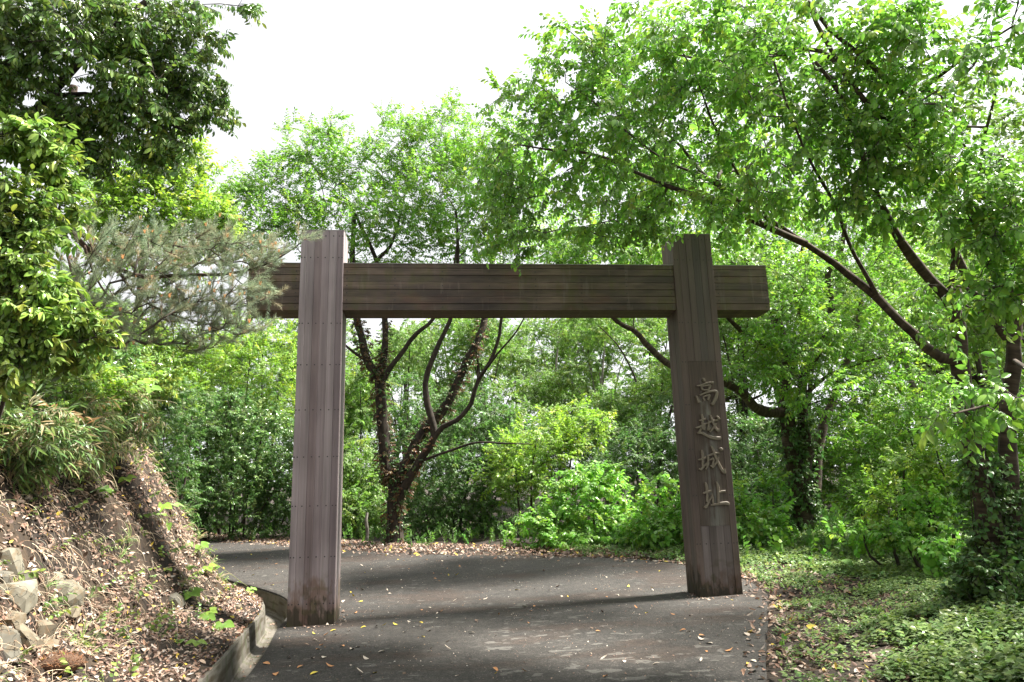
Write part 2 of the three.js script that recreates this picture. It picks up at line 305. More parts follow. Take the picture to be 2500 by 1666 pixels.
    for (const [x0, x1] of spans) {
      let c = hh / 2; const inner = x1 - x0 > 2;
      fr.forEach((q, i) => {
        const bh = hh * q / tot, off = (i % 2 ? 0.0025 : 0);
        beamBoard(x0, x1, c - bh + 0.003, c - 0.003, dz + off, 1, matsB[(i * 3 + (inner ? 0 : 1)) % 4]);
        beamBoard(x0, x1, c - bh + 0.003, c - 0.003, -dz - off, -1, matsB[(i * 3 + 2) % 4]);
        if (i > 0) { const n = inner ? 7 : 1; for (let k = 0; k <= n; k++) sc.push([x0 + 0.06 + (x1 - x0 - 0.12) * k / n, c - bh * 0.5, dz + off + 0.0015, 0]); }
        c -= bh;
      });
      // underside, top and end boards
      for (let k = 0; k < 4; k++) { const w = (2 * dz - 2 * T - 0.004) / 4, z = -dz + T + 0.002 + k * w; const g = new THREE.BoxGeometry(x1 - x0, T, w - 0.005); g.translate((x0 + x1) / 2, -hh / 2 + T / 2 + 0.004, z + w / 2); part('soffit_plank', g, matsB[k % 4], core); }
      const cap = new THREE.BoxGeometry(x1 - x0 + (inner ? 0 : 0.006), 0.008, 2 * dz + 0.012); cap.translate((x0 + x1) / 2, hh / 2 + 0.004, 0); part('cap', cap, capMat, core);
    }
    for (const [x, s] of [[a0, -1], [a1, 1]]) for (let k = 0; k < 7; k++) { const bh = hh / 7, g = new THREE.BoxGeometry(T, bh - 0.005, 2 * dz - 2 * T - 0.004); g.translate(x - s * (T / 2 + 0.003), -hh / 2 + bh * (k + 0.5), 0); part('end_plank', g, matsB[k % 4], core); }
    screws(sc, core);
  }

  // name panel with four raised characters
  {
    const [pa] = onFront(1683, 900), w6 = GATE.W2 / 6, x0 = aR + w6 * 0.9 + 0.004, x1 = GATE.S - w6 * 0.9 - 0.004, h = panel.y1 - panel.y0 - 0.008;
    const map = tex(256, 1024, (u, v) => {
      const run = fbm(u, v, 14, 3, 4, 141), cl = fbm(u, v, 5, 16, 4, 149), g = fbm(u, v, 40, 8, 3, 151), m = Math.exp(-Math.pow((u - 0.55) / 0.3, 2));
      let c = scl([0.305, 0.255, 0.225], 0.75 + 0.5 * g);
      const grey = clamp((run * 0.8 + cl * 0.5 - 0.50 - 0.45 * (v - 0.35)) * 4) * m;   // washed-out streaks below the letters
      return mix3(c, scl([0.47, 0.475, 0.46], 0.8 + 0.4 * cl), clamp(grey) * 0.65);
    }, true);
    const board_ = part('name_panel', new THREE.BoxGeometry(x1 - x0, h, 0.034).translate((x1 - x0) / 2, h / 2, -0.017), new THREE.MeshStandardMaterial({ map, bumpMap: map, bumpScale: 0.003, roughness: 0.7 }), gate);
    board_.position.set(x0, panel.y0 + 0.004, 0.001);
    const letterMat = new THREE.MeshStandardMaterial({ color: new THREE.Color(0.165, 0.135, 0.10), roughness: 0.6, bumpMap: grainBump, bumpScale: 0.002 });
    const chars = [   // strokes traced on the photograph, in pixels of a 4.356 x view whose corner is (1680, 900): x, y, width
      [[[158, 108, 9], [172, 120, 17], [182, 142, 12]], [[94, 190, 8], [135, 184, 13], [205, 158, 12], [250, 154, 15], [273, 158, 16]], [[140, 196, 10], [150, 212, 14], [160, 234, 15]], [[142, 196, 9], [195, 186, 11], [238, 184, 15], [228, 214, 15], [212, 244, 13]], [[165, 232, 9], [210, 230, 12]], [[88, 296, 10], [104, 320, 17], [122, 366, 24]], [[130, 290, 10], [190, 262, 13], [262, 245, 15], [306, 252, 20], [304, 300, 22], [285, 345, 22], [262, 382, 17], [250, 372, 9]], [[158, 306, 9], [172, 330, 14], [182, 346, 14]], [[162, 306, 9], [205, 292, 12], [232, 288, 14], [222, 316, 15], [214, 340, 12]]],
      [[[150, 488, 12], [158, 530, 17], [156, 590, 15], [152, 612, 10]], [[122, 556, 9], [150, 552, 13], [192, 538, 14]], [[84, 636, 9], [130, 624, 14], [180, 596, 13], [208, 584, 9]], [[158, 610, 13], [160, 640, 15], [182, 650, 10]], [[142, 640, 11], [130, 670, 14], [112, 692, 9]], [[180, 606, 10], [178, 660, 12]], [[104, 690, 9], [150, 692, 15], [215, 722, 20], [280, 742, 24], [338, 744, 22], [356, 736, 10]], [[222, 552, 10], [224, 600, 14], [216, 658, 13], [246, 632, 9]], [[204, 588, 9], [250, 568, 13], [322, 548, 12]], [[238, 496, 12], [254, 540, 16], [284, 610, 17], [322, 668, 17], [336, 640, 9]], [[306, 584, 11], [276, 632, 14], [234, 682, 9]], [[308, 510, 9], [322, 524, 17], [338, 544, 13]]],
      [[[146, 868, 12], [156, 910, 17], [158, 980, 16], [160, 1050, 13]], [[112, 974, 9], [150, 966, 14], [196, 948, 13]], [[122, 1062, 10], [136, 1076, 16], [170, 1046, 14], [204, 1008, 9]], [[212, 936, 10], [252, 918, 13], [336, 898, 13]], [[214, 932, 13], [218, 990, 16], [208, 1040, 14], [190, 1076, 9]], [[234, 976, 9], [272, 962, 13], [272, 1000, 14], [256, 1044, 12], [240, 1034, 8]], [[246, 826, 9], [264, 856, 17], [288, 920, 18], [326, 1010, 19], [370, 1090, 20], [394, 1108, 17], [390, 1062, 8]], [[328, 944, 11], [304, 1004, 15], [262, 1060, 9]], [[340, 848, 11], [358, 862, 22], [368, 872, 16]]],
      [[[184, 1212, 9], [196, 1240, 18], [206, 1320, 17], [206, 1420, 15]], [[162, 1330, 9], [200, 1318, 16], [252, 1300, 12]], [[174, 1464, 10], [190, 1478, 17], [228, 1410, 13], [268, 1344, 8]], [[256, 1336, 10], [266, 1380, 15], [272, 1446, 13]], [[304, 1208, 9], [320, 1250, 18], [326, 1340, 17], [326, 1448, 15]], [[326, 1330, 10], [360, 1312, 15], [402, 1308, 15]], [[244, 1456, 9], [290, 1448, 14], [380, 1434, 20], [424, 1438, 24], [440, 1452, 10]]],
    ];
    const k = 4.356, mpp = 12.1 / F / k;
    for (const ch of chars) {
      const gs = [];
      ch.forEach((st, si) => {
        const q = st.map(([x, y, w]) => { const [a, yy] = onFront(1680 + x / k, 900 + y / k); return [a - x0 - 0.015, yy - panel.y0 - 0.004, w * mpp * 0.78]; });
        const c = new THREE.CatmullRomCurve3(q.map(p => V(p[0], p[1], p[2])), false, 'centripetal'), P = c.getPoints(q.length * 5), L = [], R = [];
        P.forEach((p, i) => { const a = P[Math.max(0, i - 1)], b = P[Math.min(P.length - 1, i + 1)], l = Math.hypot(b.x - a.x, b.y - a.y) || 1, nx = -(b.y - a.y) / l, ny = (b.x - a.x) / l; L.push([p.x + nx * p.z, p.y + ny * p.z]); R.push([p.x - nx * p.z, p.y - ny * p.z]); });
        // a solid stroke: chamfered ribbon from the panel up to its raised face
        const N = P.length, pos = [], idx = [], ins = 0.72, hgt = 0.034 + si * 0.0003;
        for (let i = 0; i < N; i++) { const l = L[i], r = R[i], m = [(l[0] + r[0]) / 2, (l[1] + r[1]) / 2]; const li = [m[0] + (l[0] - m[0]) * ins, m[1] + (l[1] - m[1]) * ins], ri = [m[0] + (r[0] - m[0]) * ins, m[1] + (r[1] - m[1]) * ins]; pos.push(l[0], l[1], -0.002, l[0], l[1], hgt - 0.006, li[0], li[1], hgt, ri[0], ri[1], hgt, r[0], r[1], hgt - 0.006, r[0], r[1], -0.002); }
        for (let i = 0; i + 1 < N; i++) for (let e = 0; e < 5; e++) { const a = i * 6 + e, b = a + 6; idx.push(a, b, a + 1, a + 1, b, b + 1); }
        for (const i of [0, N - 1]) { const a = i * 6; const f = i ? [0, 1, 5, 1, 4, 5, 1, 2, 4, 2, 3, 4] : [0, 5, 1, 1, 5, 4, 1, 4, 2, 2, 4, 3]; f.forEach(v => idx.push(a + v)); }
        const g = new THREE.BufferGeometry(); g.setAttribute('position', new THREE.Float32BufferAttribute(pos, 3)); g.setAttribute('uv', new THREE.Float32BufferAttribute(new Float32Array(pos.length / 3 * 2).map((_, i) => pos[Math.floor(i / 2) * 3 + (i & 1)] * 4), 2)); g.setIndex(idx); const ng = g.toNonIndexed(); ng.computeVertexNormals(); gs.push(ng);
      });
      part('raised_character', mergeGeometries(gs), letterMat, board_);
    }
  }
}

// ---------------------------------------------------------------- foliage kit
const white = new THREE.Color(1, 1, 1);
function leafMat(o = {}) { return new THREE.MeshPhysicalMaterial({ color: white, vertexColors: true, side: THREE.DoubleSide, roughness: 1, transmission: o.through ?? 0.45, thickness: 0, ior: 1.4, specularIntensity: 0.6, clearcoat: o.coat ?? 0.35, clearcoatRoughness: o.coatRough ?? 0.38 }); }
class Buf {   // collects coloured triangles
  constructor() { this.p = []; this.c = []; this.i = []; }
  leaf(o, dir, nrm, L, w, col, n = 3, fold = 0.3, curl = 0.25, shape = 0.8) {   // a folded, curved blade from o along dir
    const side = V().crossVectors(dir, nrm).normalize(), up = V().crossVectors(side, dir).normalize(), b = this.p.length / 3;
    const put = (s, t, u) => { const y = u - curl * L * t * t, x = o.clone().addScaledVector(dir, t * L * (1 - 0.25 * Math.abs(curl) * t)).addScaledVector(side, s).addScaledVector(up, y); this.p.push(x.x, x.y, x.z); this.c.push(col[0], col[1], col[2]); };
    put(0, 0, 0);
    for (let k = 1; k < n; k++) { const t = k / n, h = w * Math.pow(Math.sin(Math.PI * Math.pow(t, shape)), 0.8); put(-h, t, fold * h); put(0, t, 0); put(h, t, fold * h); }
    put(0, 1, 0); const e = b + 1 + 3 * (n - 1);
    this.i.push(b, b + 2, b + 1, b, b + 3, b + 2);
    for (let k = 0; k < n - 2; k++) { const q = b + 1 + 3 * k; for (const s of [0, 1]) this.i.push(q + s, q + s + 1, q + s + 3, q + s + 1, q + s + 4, q + s + 3); }
    const q = b + 1 + 3 * (n - 2); this.i.push(q, q + 1, e, q + 1, q + 2, e);
    return this;
  }
  stem(a, b, r0, r1, col, sides = 3) {
    const d = V().subVectors(b, a).normalize(), s = V().crossVectors(d, Math.abs(d.y) < 0.9 ? V(0, 1, 0) : V(1, 0, 0)).normalize(), t = V().crossVectors(d, s), q = this.p.length / 3;
    for (const [o, r] of [[a, r0], [b, r1]]) for (let k = 0; k < sides; k++) { const an = k / sides * Math.PI * 2, x = o.clone().addScaledVector(s, Math.cos(an) * r).addScaledVector(t, Math.sin(an) * r); this.p.push(x.x, x.y, x.z); this.c.push(...col); }
    for (let k = 0; k < sides; k++) { const l = (k + 1) % sides; this.i.push(q + k, q + l, q + sides + k, q + l, q + sides + l, q + sides + k); }
    return this;
  }
  geo() { const g = new THREE.BufferGeometry(); g.setAttribute('position', new THREE.Float32BufferAttribute(this.p, 3)); g.setAttribute('color', new THREE.Float32BufferAttribute(this.c, 3)); g.setIndex(this.i); g.computeVertexNormals(); return g; }
}
const TWIG = [0.055, 0.042, 0.03];
const vary = (c, a) => { const k = 1 + a * (rnd() - 0.5) * 2, h = 1 + a * (rnd() - 0.5); return [c[0] * k * h, c[1] * k, c[2] * k / h]; };
// a twig along +z with alternate leaves; o: len, n, L, w, col, droop, tris
function spray(o) {
  const b = new Buf(), n = o.n, sag = o.sag ?? 0.12; const at_ = t => V(0.03 * Math.sin(t * 5) * o.len, -sag * o.len * t * t, t * o.len);
  for (let k = 0; k < 3; k++) b.stem(at_(k / 3), at_((k + 1) / 3), 0.0035 * (o.stem ?? 1) * (1 - k / 4), 0.0035 * (o.stem ?? 1) * (1 - (k + 1) / 4), o.twig ?? TWIG);
  for (let k = 0; k < n; k++) {
    const t = 0.12 + 0.88 * (k + rr(-0.3, 0.3)) / n, s = k % 2 ? 1 : -1, an = s * rr(0.6, 1.25) * (k > n - 2 ? 0.3 : 1), dr = rr(o.droop[0], o.droop[1]);
    const d = V(Math.sin(an) * Math.cos(dr), -Math.sin(dr), Math.cos(an) * Math.cos(dr)).normalize(), nrm = V(rr(-0.5, 0.5), 1, rr(-0.5, 0.5)).normalize(), k_ = rr(0.65, 1.15);
    b.leaf(at_(t), d, nrm, o.L * k_, o.w * k_ * rr(0.85, 1.1), vary(o.col, o.var ?? 0.25), o.tris ?? 3, rr(0.1, 0.5), rr(0.0, 0.5), o.shape ?? 0.8);
  }
  return b.geo();
}
const variants = (n, f) => { const r = []; for (let i = 0; i < n; i++) r.push(f(i)); return r; };
function scatter(name, geos, mat, list, parent, tint, kind = 'stuff') {   // list of {p, d, s, up, roll, c}
  const per = geos.map(() => []); list.forEach((e, i) => per[(e.k ?? i) % geos.length].push(e));
  const m = new THREE.Matrix4(), q = new THREE.Matrix4(), X = V(), Y = V(), Z = V(), c = new THREE.Color();
  return per.map((L, gi) => {
    if (!L.length) return null;
    const im = new THREE.InstancedMesh(geos[gi], mat, L.length); im.name = name; im.userData.kind = kind;
    L.forEach((e, i) => {
      Z.copy(e.d).normalize(); Y.copy(e.up ?? V(0, 1, 0)); if (Math.abs(Z.dot(Y)) > 0.97) Y.set(0.3, 0.1, 1); X.crossVectors(Y, Z).normalize(); Y.crossVectors(Z, X);
      m.makeBasis(X, Y, Z); if (e.roll) m.multiply(q.makeRotationZ(e.roll)); m.multiply(q.makeScale(e.s, e.s, e.s)); m.setPosition(e.p); im.setMatrixAt(i, m);
      const t = tint ? tint(e) : [1, 1, 1]; c.setRGB(t[0], t[1], t[2]); im.setColorAt(i, c);
    });
    im.instanceMatrix.needsUpdate = true; parent.add(im); return im;
  });
}

// bark
const barkTex = (a, b, fx, fy, s) => tex(256, 512, (u, v) => { const g = 0.6 * fbm(u, v, fx, fy, 5, s) + 0.4 * fbm(u, v, 3, 5, 3, s + 9); return mix3(a, b, clamp(g * 1.8 - 0.45)); }, true);
const bark = (map, bs = 0.02) => new THREE.MeshStandardMaterial({ map, bumpMap: map, bumpScale: bs, roughness: 0.95 });
const BARK = {
  cherry: bark(barkTex([0.15, 0.115, 0.09], [0.40, 0.345, 0.29], 3, 46, 201), 0.012),     // banded across
  dark: bark(barkTex([0.115, 0.095, 0.078], [0.29, 0.25, 0.21], 10, 14, 211), 0.03),
  pale: bark(barkTex([0.36, 0.34, 0.31], [0.62, 0.60, 0.57], 4, 10, 221), 0.015),
  pine: bark(barkTex([0.16, 0.12, 0.10], [0.44, 0.36, 0.31], 8, 12, 231), 0.03),
};
const twigMat = new THREE.MeshStandardMaterial({ color: new THREE.Color(0.075, 0.06, 0.048), roughness: 0.95 });

function tube(P, R, sides, rough = 0, seed = 0) {
  const pos = [], uv = [], idx = [], N = P.length; let len = 0; const u = V(0, 0, 1), s = V(), t = V(), d = V();
  for (let i = 0; i < N; i++) {
    d.subVectors(P[Math.min(N - 1, i + 1)], P[Math.max(0, i - 1)]).normalize(); if (i) len += P[i].distanceTo(P[i - 1]);
    if (i === 0) { u.set(0.31, 0.2, 0.93); } s.crossVectors(u, d).normalize(); t.crossVectors(d, s).normalize(); u.copy(t);
    for (let k = 0; k <= sides; k++) { const a = k / sides * 2 * Math.PI, r = R[i] * (1 + rough * n3(Math.cos(a) * 1.3 + seed, Math.sin(a) * 1.3, len * 1.6)); pos.push(P[i].x + (s.x * Math.cos(a) + t.x * Math.sin(a)) * r, P[i].y + (s.y * Math.cos(a) + t.y * Math.sin(a)) * r, P[i].z + (s.z * Math.cos(a) + t.z * Math.sin(a)) * r); uv.push(k / sides * Math.max(1, Math.round(R[0] * 8)), len * 0.9); }
  }
  for (let i = 0; i + 1 < N; i++) for (let k = 0; k < sides; k++) { const a = i * (sides + 1) + k, b = a + sides + 1; idx.push(a, a + 1, b, a + 1, b + 1, b); }
  const g = new THREE.BufferGeometry(); g.setAttribute('position', new THREE.Float32BufferAttribute(pos, 3)); g.setAttribute('uv', new THREE.Float32BufferAttribute(uv, 2)); g.setIndex(idx); g.computeVertexNormals(); return g;
}

/* A tree: traced limbs, then twigs that reach out to points spread through the crown's volume, each joined to the nearest wood; leaves on the twigs.
   o: name, label, cat, group, base, limbs [{p: [Vector3], r: [r0, r1], main}], blobs [{c, r: Vector3, n}], bark, sprays, mat, leaf scale, per (sprays at a tip), tint, gap, droop */
let grown = [];
function tree(o) {
  reseed(o.seed);
  const g = thing(o.name, o.label, o.cat ?? 'tree', o.base, o.group), B = o.base;
  const node = [], par = [], len = [], rad = [], fixed = [];
  const add = (p, q, r) => { node.push(p); par.push(q); len.push(q < 0 ? 0 : len[q] + p.distanceTo(node[q])); rad.push(r ?? 0); fixed.push(r !== undefined); return node.length - 1; };
  o.limbs.forEach((l, li) => {
    const c = new THREE.CatmullRomCurve3(l.p, false, 'centripetal'), n = Math.max(4, Math.ceil(c.getLength() / (o.step ?? 0.22))), P = c.getSpacedPoints(n);
    P.forEach((p, i) => { if (i && i < n) { const k = Math.min(0.012, l.r[0] * 0.25); p.x += k * n3(p.x * 2, p.y * 2, li); p.z += k * n3(p.z * 2, p.y * 2, li + 9); } });
    const R = P.map((_, i) => l.r[0] + (l.r[1] - l.r[0]) * Math.pow(i / n, 0.8) + (l.flare && i < n ? l.r[0] * l.flare * Math.exp(-i * (o.step ?? 0.22) / 0.28) : 0));
    part(l.name ?? (li ? 'limb' : 'trunk'), tube(P.map(p => p.clone().sub(B)), R, l.r[0] > 0.06 ? 14 : 8, 0.16, li), o.bark, g);
    let q = -1; if (li) { let bd = 1e9; node.forEach((w, k) => { const d = w.distanceToSquared(P[0]); if (d < bd) { bd = d; q = k; } }); }
    P.forEach((p, i) => { q = add(p, q, R[i]); });
    l.path = P; l.rad = R;
  });
  const nWood = node.length, tips = [];
  // crown points
  const A = [];
  for (const b of o.blobs) { let k = 0, tries = 0; while (k < b.n && tries++ < b.n * 12) {
    const v = V(rr(-1, 1), rr(-1, 1), rr(-1, 1)); const l = v.length(); if (l > 1 || l < 0.2) continue; if (rnd() > 0.35 + 0.65 * l) continue;
    const p = V(b.c.x + v.x * b.r.x, b.c.y + v.y * b.r.y, b.c.z + v.z * b.r.z);
    const f = o.gapScale ?? 1.1; if (n3(p.x * f, p.y * f * 1.3, p.z * f + o.seed) < (o.gap ?? -0.2)) continue;
    A.push(p); k++; } }
  const bf = o.bf ?? 0.28, best = new Float64Array(A.length).fill(1e9), who = new Int32Array(A.length), done = new Uint8Array(A.length);
  const relax = k => { const w = node[k]; for (let i = 0; i < A.length; i++) if (!done[i]) { const c = A[i].distanceTo(w) + bf * len[k]; if (c < best[i]) { best[i] = c; who[i] = k; } } };
  for (let k = 0; k < nWood; k++) if (len[k] > (o.bare ?? 0.8)) relax(k);
  for (let n = 0; n < A.length; n++) {
    let m = -1, mc = 1e9; for (let i = 0; i < A.length; i++) if (!done[i] && best[i] < mc) { mc = best[i]; m = i; }
    if (m < 0) break; done[m] = 1;
    let q = who[m]; const a = node[q].clone(), b = A[m], L = a.distanceTo(b), seg = Math.min(8, Math.ceil(L / 0.3));
    for (let s = 1; s <= seg; s++) { const t = s / seg, p = a.clone().lerp(b, t); if (s < seg) { const w = 0.05 * L; p.x += w * n3(p.x * 3, p.y * 3, p.z * 3); p.y += w * (n3(p.y * 3, p.z * 3, p.x * 3) + 1.1 * Math.sin(Math.PI * t)); p.z += w * n3(p.z * 3, p.x * 3, 4.2); } q = add(p, q); relax(q); }
    tips.push(q);
  }
  // pipe model
  const kids = node.map(() => []); for (let k = 0; k < node.length; k++) if (par[k] >= 0) kids[par[k]].push(k);
  const tipR = o.tipR ?? 0.0035, ex = 2.4;
  for (let k = node.length - 1; k >= nWood; k--) { let s = 0; for (const c of kids[k]) s += Math.pow(rad[c], ex); rad[k] = Math.min(o.maxR ?? 0.06, Math.max(tipR, Math.pow(s, 1 / ex))); }
  // twig tubes, each following its thickest child
  const geos = [], used = new Uint8Array(node.length);
  for (let k = nWood; k < node.length; k++) {
    if (used[k]) continue; const P = [node[par[k]]], R = [Math.min(rad[k] * 1.15, rad[par[k]])]; let c = k;
    while (c !== undefined) { used[c] = 1; P.push(node[c]); R.push(rad[c]); let n = undefined, br = -1; for (const w of kids[c]) if (!used[w] && rad[w] > br) { br = rad[w]; n = w; } c = n; }
    geos.push(tube(P.map(p => p.clone().sub(B)), R, R[0] > 0.02 ? 6 : R[0] > 0.009 ? 4 : 3));
  }
  if (geos.length) part('branch', mergeGeometries(geos), o.twigMat ?? twigMat, g, 'stuff');
  // leaves
  const list = [], put = (k, extra) => { const p = node[k], q = node[par[k]], d = p.clone().sub(q).normalize(); const e = o.spread ?? 0.6; d.add(V(rr(-e, e), rr(-e, e) * 0.7 - (o.droop ?? 0.1), rr(-e, e))).normalize(); list.push({ p: p.clone().lerp(q, extra).sub(B), w: p, d, s: (o.scale ?? 1) * rr(0.6, 1.25), roll: rr(-0.6, 0.6), k: Math.floor(rnd() * 64) }); };
  const per = o.per ?? 2;
  for (const k of tips) { const m = Math.floor(per) + (rnd() < per % 1 ? 1 : 0); for (let j = 0; j < m; j++) put(k, j ? rr(0, 0.9) : 0); }
  const along = o.along ?? 0.4; for (let k = nWood; k < node.length; k++) if (rad[k] < 0.011 && rnd() < along) put(k, rnd());
  o.out = list;
  if (o.filter) for (let i = list.length - 1; i >= 0; i--) if (!o.filter(list[i].w)) list.splice(i, 1);
  const bt = o.tintAmount ?? 0.16;
  scatter(o.foliage ?? 'crown', o.sprays, o.mat, list, g, e => { const a = 1 + bt * n3(e.w.x * 0.8, e.w.y * 0.8, e.w.z * 0.8), r = 1 + 0.5 * (rnd() - 0.5), h = rnd() < 0.12 ? 1.35 : 1 + 0.2 * (rnd() - 0.5); return [a * r * h, a * r, a * r]; });
  grown = list;
  return g;
}
const px = (list) => list.map(([x, y, z]) => at(x, y, z));
const blob = (x, y, rx, ry, z, n, rz) => { const k = z / F * 1.03; return { c: at(x, y, z), r: V(rx * k, ry * k, rz ?? Math.min(2.2, (rx + ry) * 0.5 * k)), n }; };

// leaf kinds
reseed(7);
const KIND = {
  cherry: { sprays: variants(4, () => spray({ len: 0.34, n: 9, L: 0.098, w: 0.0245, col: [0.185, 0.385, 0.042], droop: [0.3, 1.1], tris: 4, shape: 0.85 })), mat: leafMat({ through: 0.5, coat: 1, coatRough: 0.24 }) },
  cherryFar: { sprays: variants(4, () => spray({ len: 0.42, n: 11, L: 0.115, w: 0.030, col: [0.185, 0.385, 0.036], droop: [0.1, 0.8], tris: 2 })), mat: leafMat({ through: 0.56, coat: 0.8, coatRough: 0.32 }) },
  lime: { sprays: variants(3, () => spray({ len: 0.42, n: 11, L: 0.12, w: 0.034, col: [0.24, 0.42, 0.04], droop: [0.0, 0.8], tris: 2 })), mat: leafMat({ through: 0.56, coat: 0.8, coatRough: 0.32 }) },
  laurel: { sprays: variants(4, () => spray({ len: 0.24, n: 11, L: 0.09, w: 0.0165, col: [0.125, 0.225, 0.035], droop: [0.4, 1.3], tris: 4, shape: 0.9, var: 0.35 })), mat: leafMat({ through: 0.38, coat: 1, coatRough: 0.2 }) },
  privet: { sprays: variants(4, () => spray({ len: 0.24, n: 10, L: 0.098, w: 0.021, col: [0.19, 0.31, 0.045], droop: [-0.1, 1.0], tris: 4, shape: 0.9, var: 0.35 })), mat: leafMat({ through: 0.38, coat: 1, coatRough: 0.2 }) },
  glossy: { sprays: variants(4, () => spray({ len: 0.34, n: 10, L: 0.13, w: 0.032, col: [0.10, 0.205, 0.04], droop: [-0.1, 0.9], tris: 3, var: 0.3 })), mat: leafMat({ through: 0.32, coat: 1, coatRough: 0.16 }) },
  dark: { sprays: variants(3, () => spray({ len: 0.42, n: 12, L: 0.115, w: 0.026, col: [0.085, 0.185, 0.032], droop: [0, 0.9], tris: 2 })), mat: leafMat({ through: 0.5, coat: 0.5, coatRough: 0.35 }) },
  wood: { sprays: variants(4, () => spray({ len: 0.7, n: 15, L: 0.16, w: 0.042, col: [0.155, 0.29, 0.04], droop: [0, 0.9], tris: 2 })), mat: leafMat({ through: 0.54, coat: 0.6, coatRough: 0.35 }) },
  kudzu: { sprays: variants(4, () => spray({ len: 0.40, n: 8, L: 0.15, w: 0.056, col: [0.19, 0.41, 0.045], droop: [0.2, 0.9], tris: 3, shape: 0.65, var: 0.3 })), mat: leafMat({ through: 0.54, coat: 0.8, coatRough: 0.3 }) },
};
const kind = (k, extra = {}) => ({ sprays: KIND[k].sprays, mat: KIND[k].mat, ...extra });

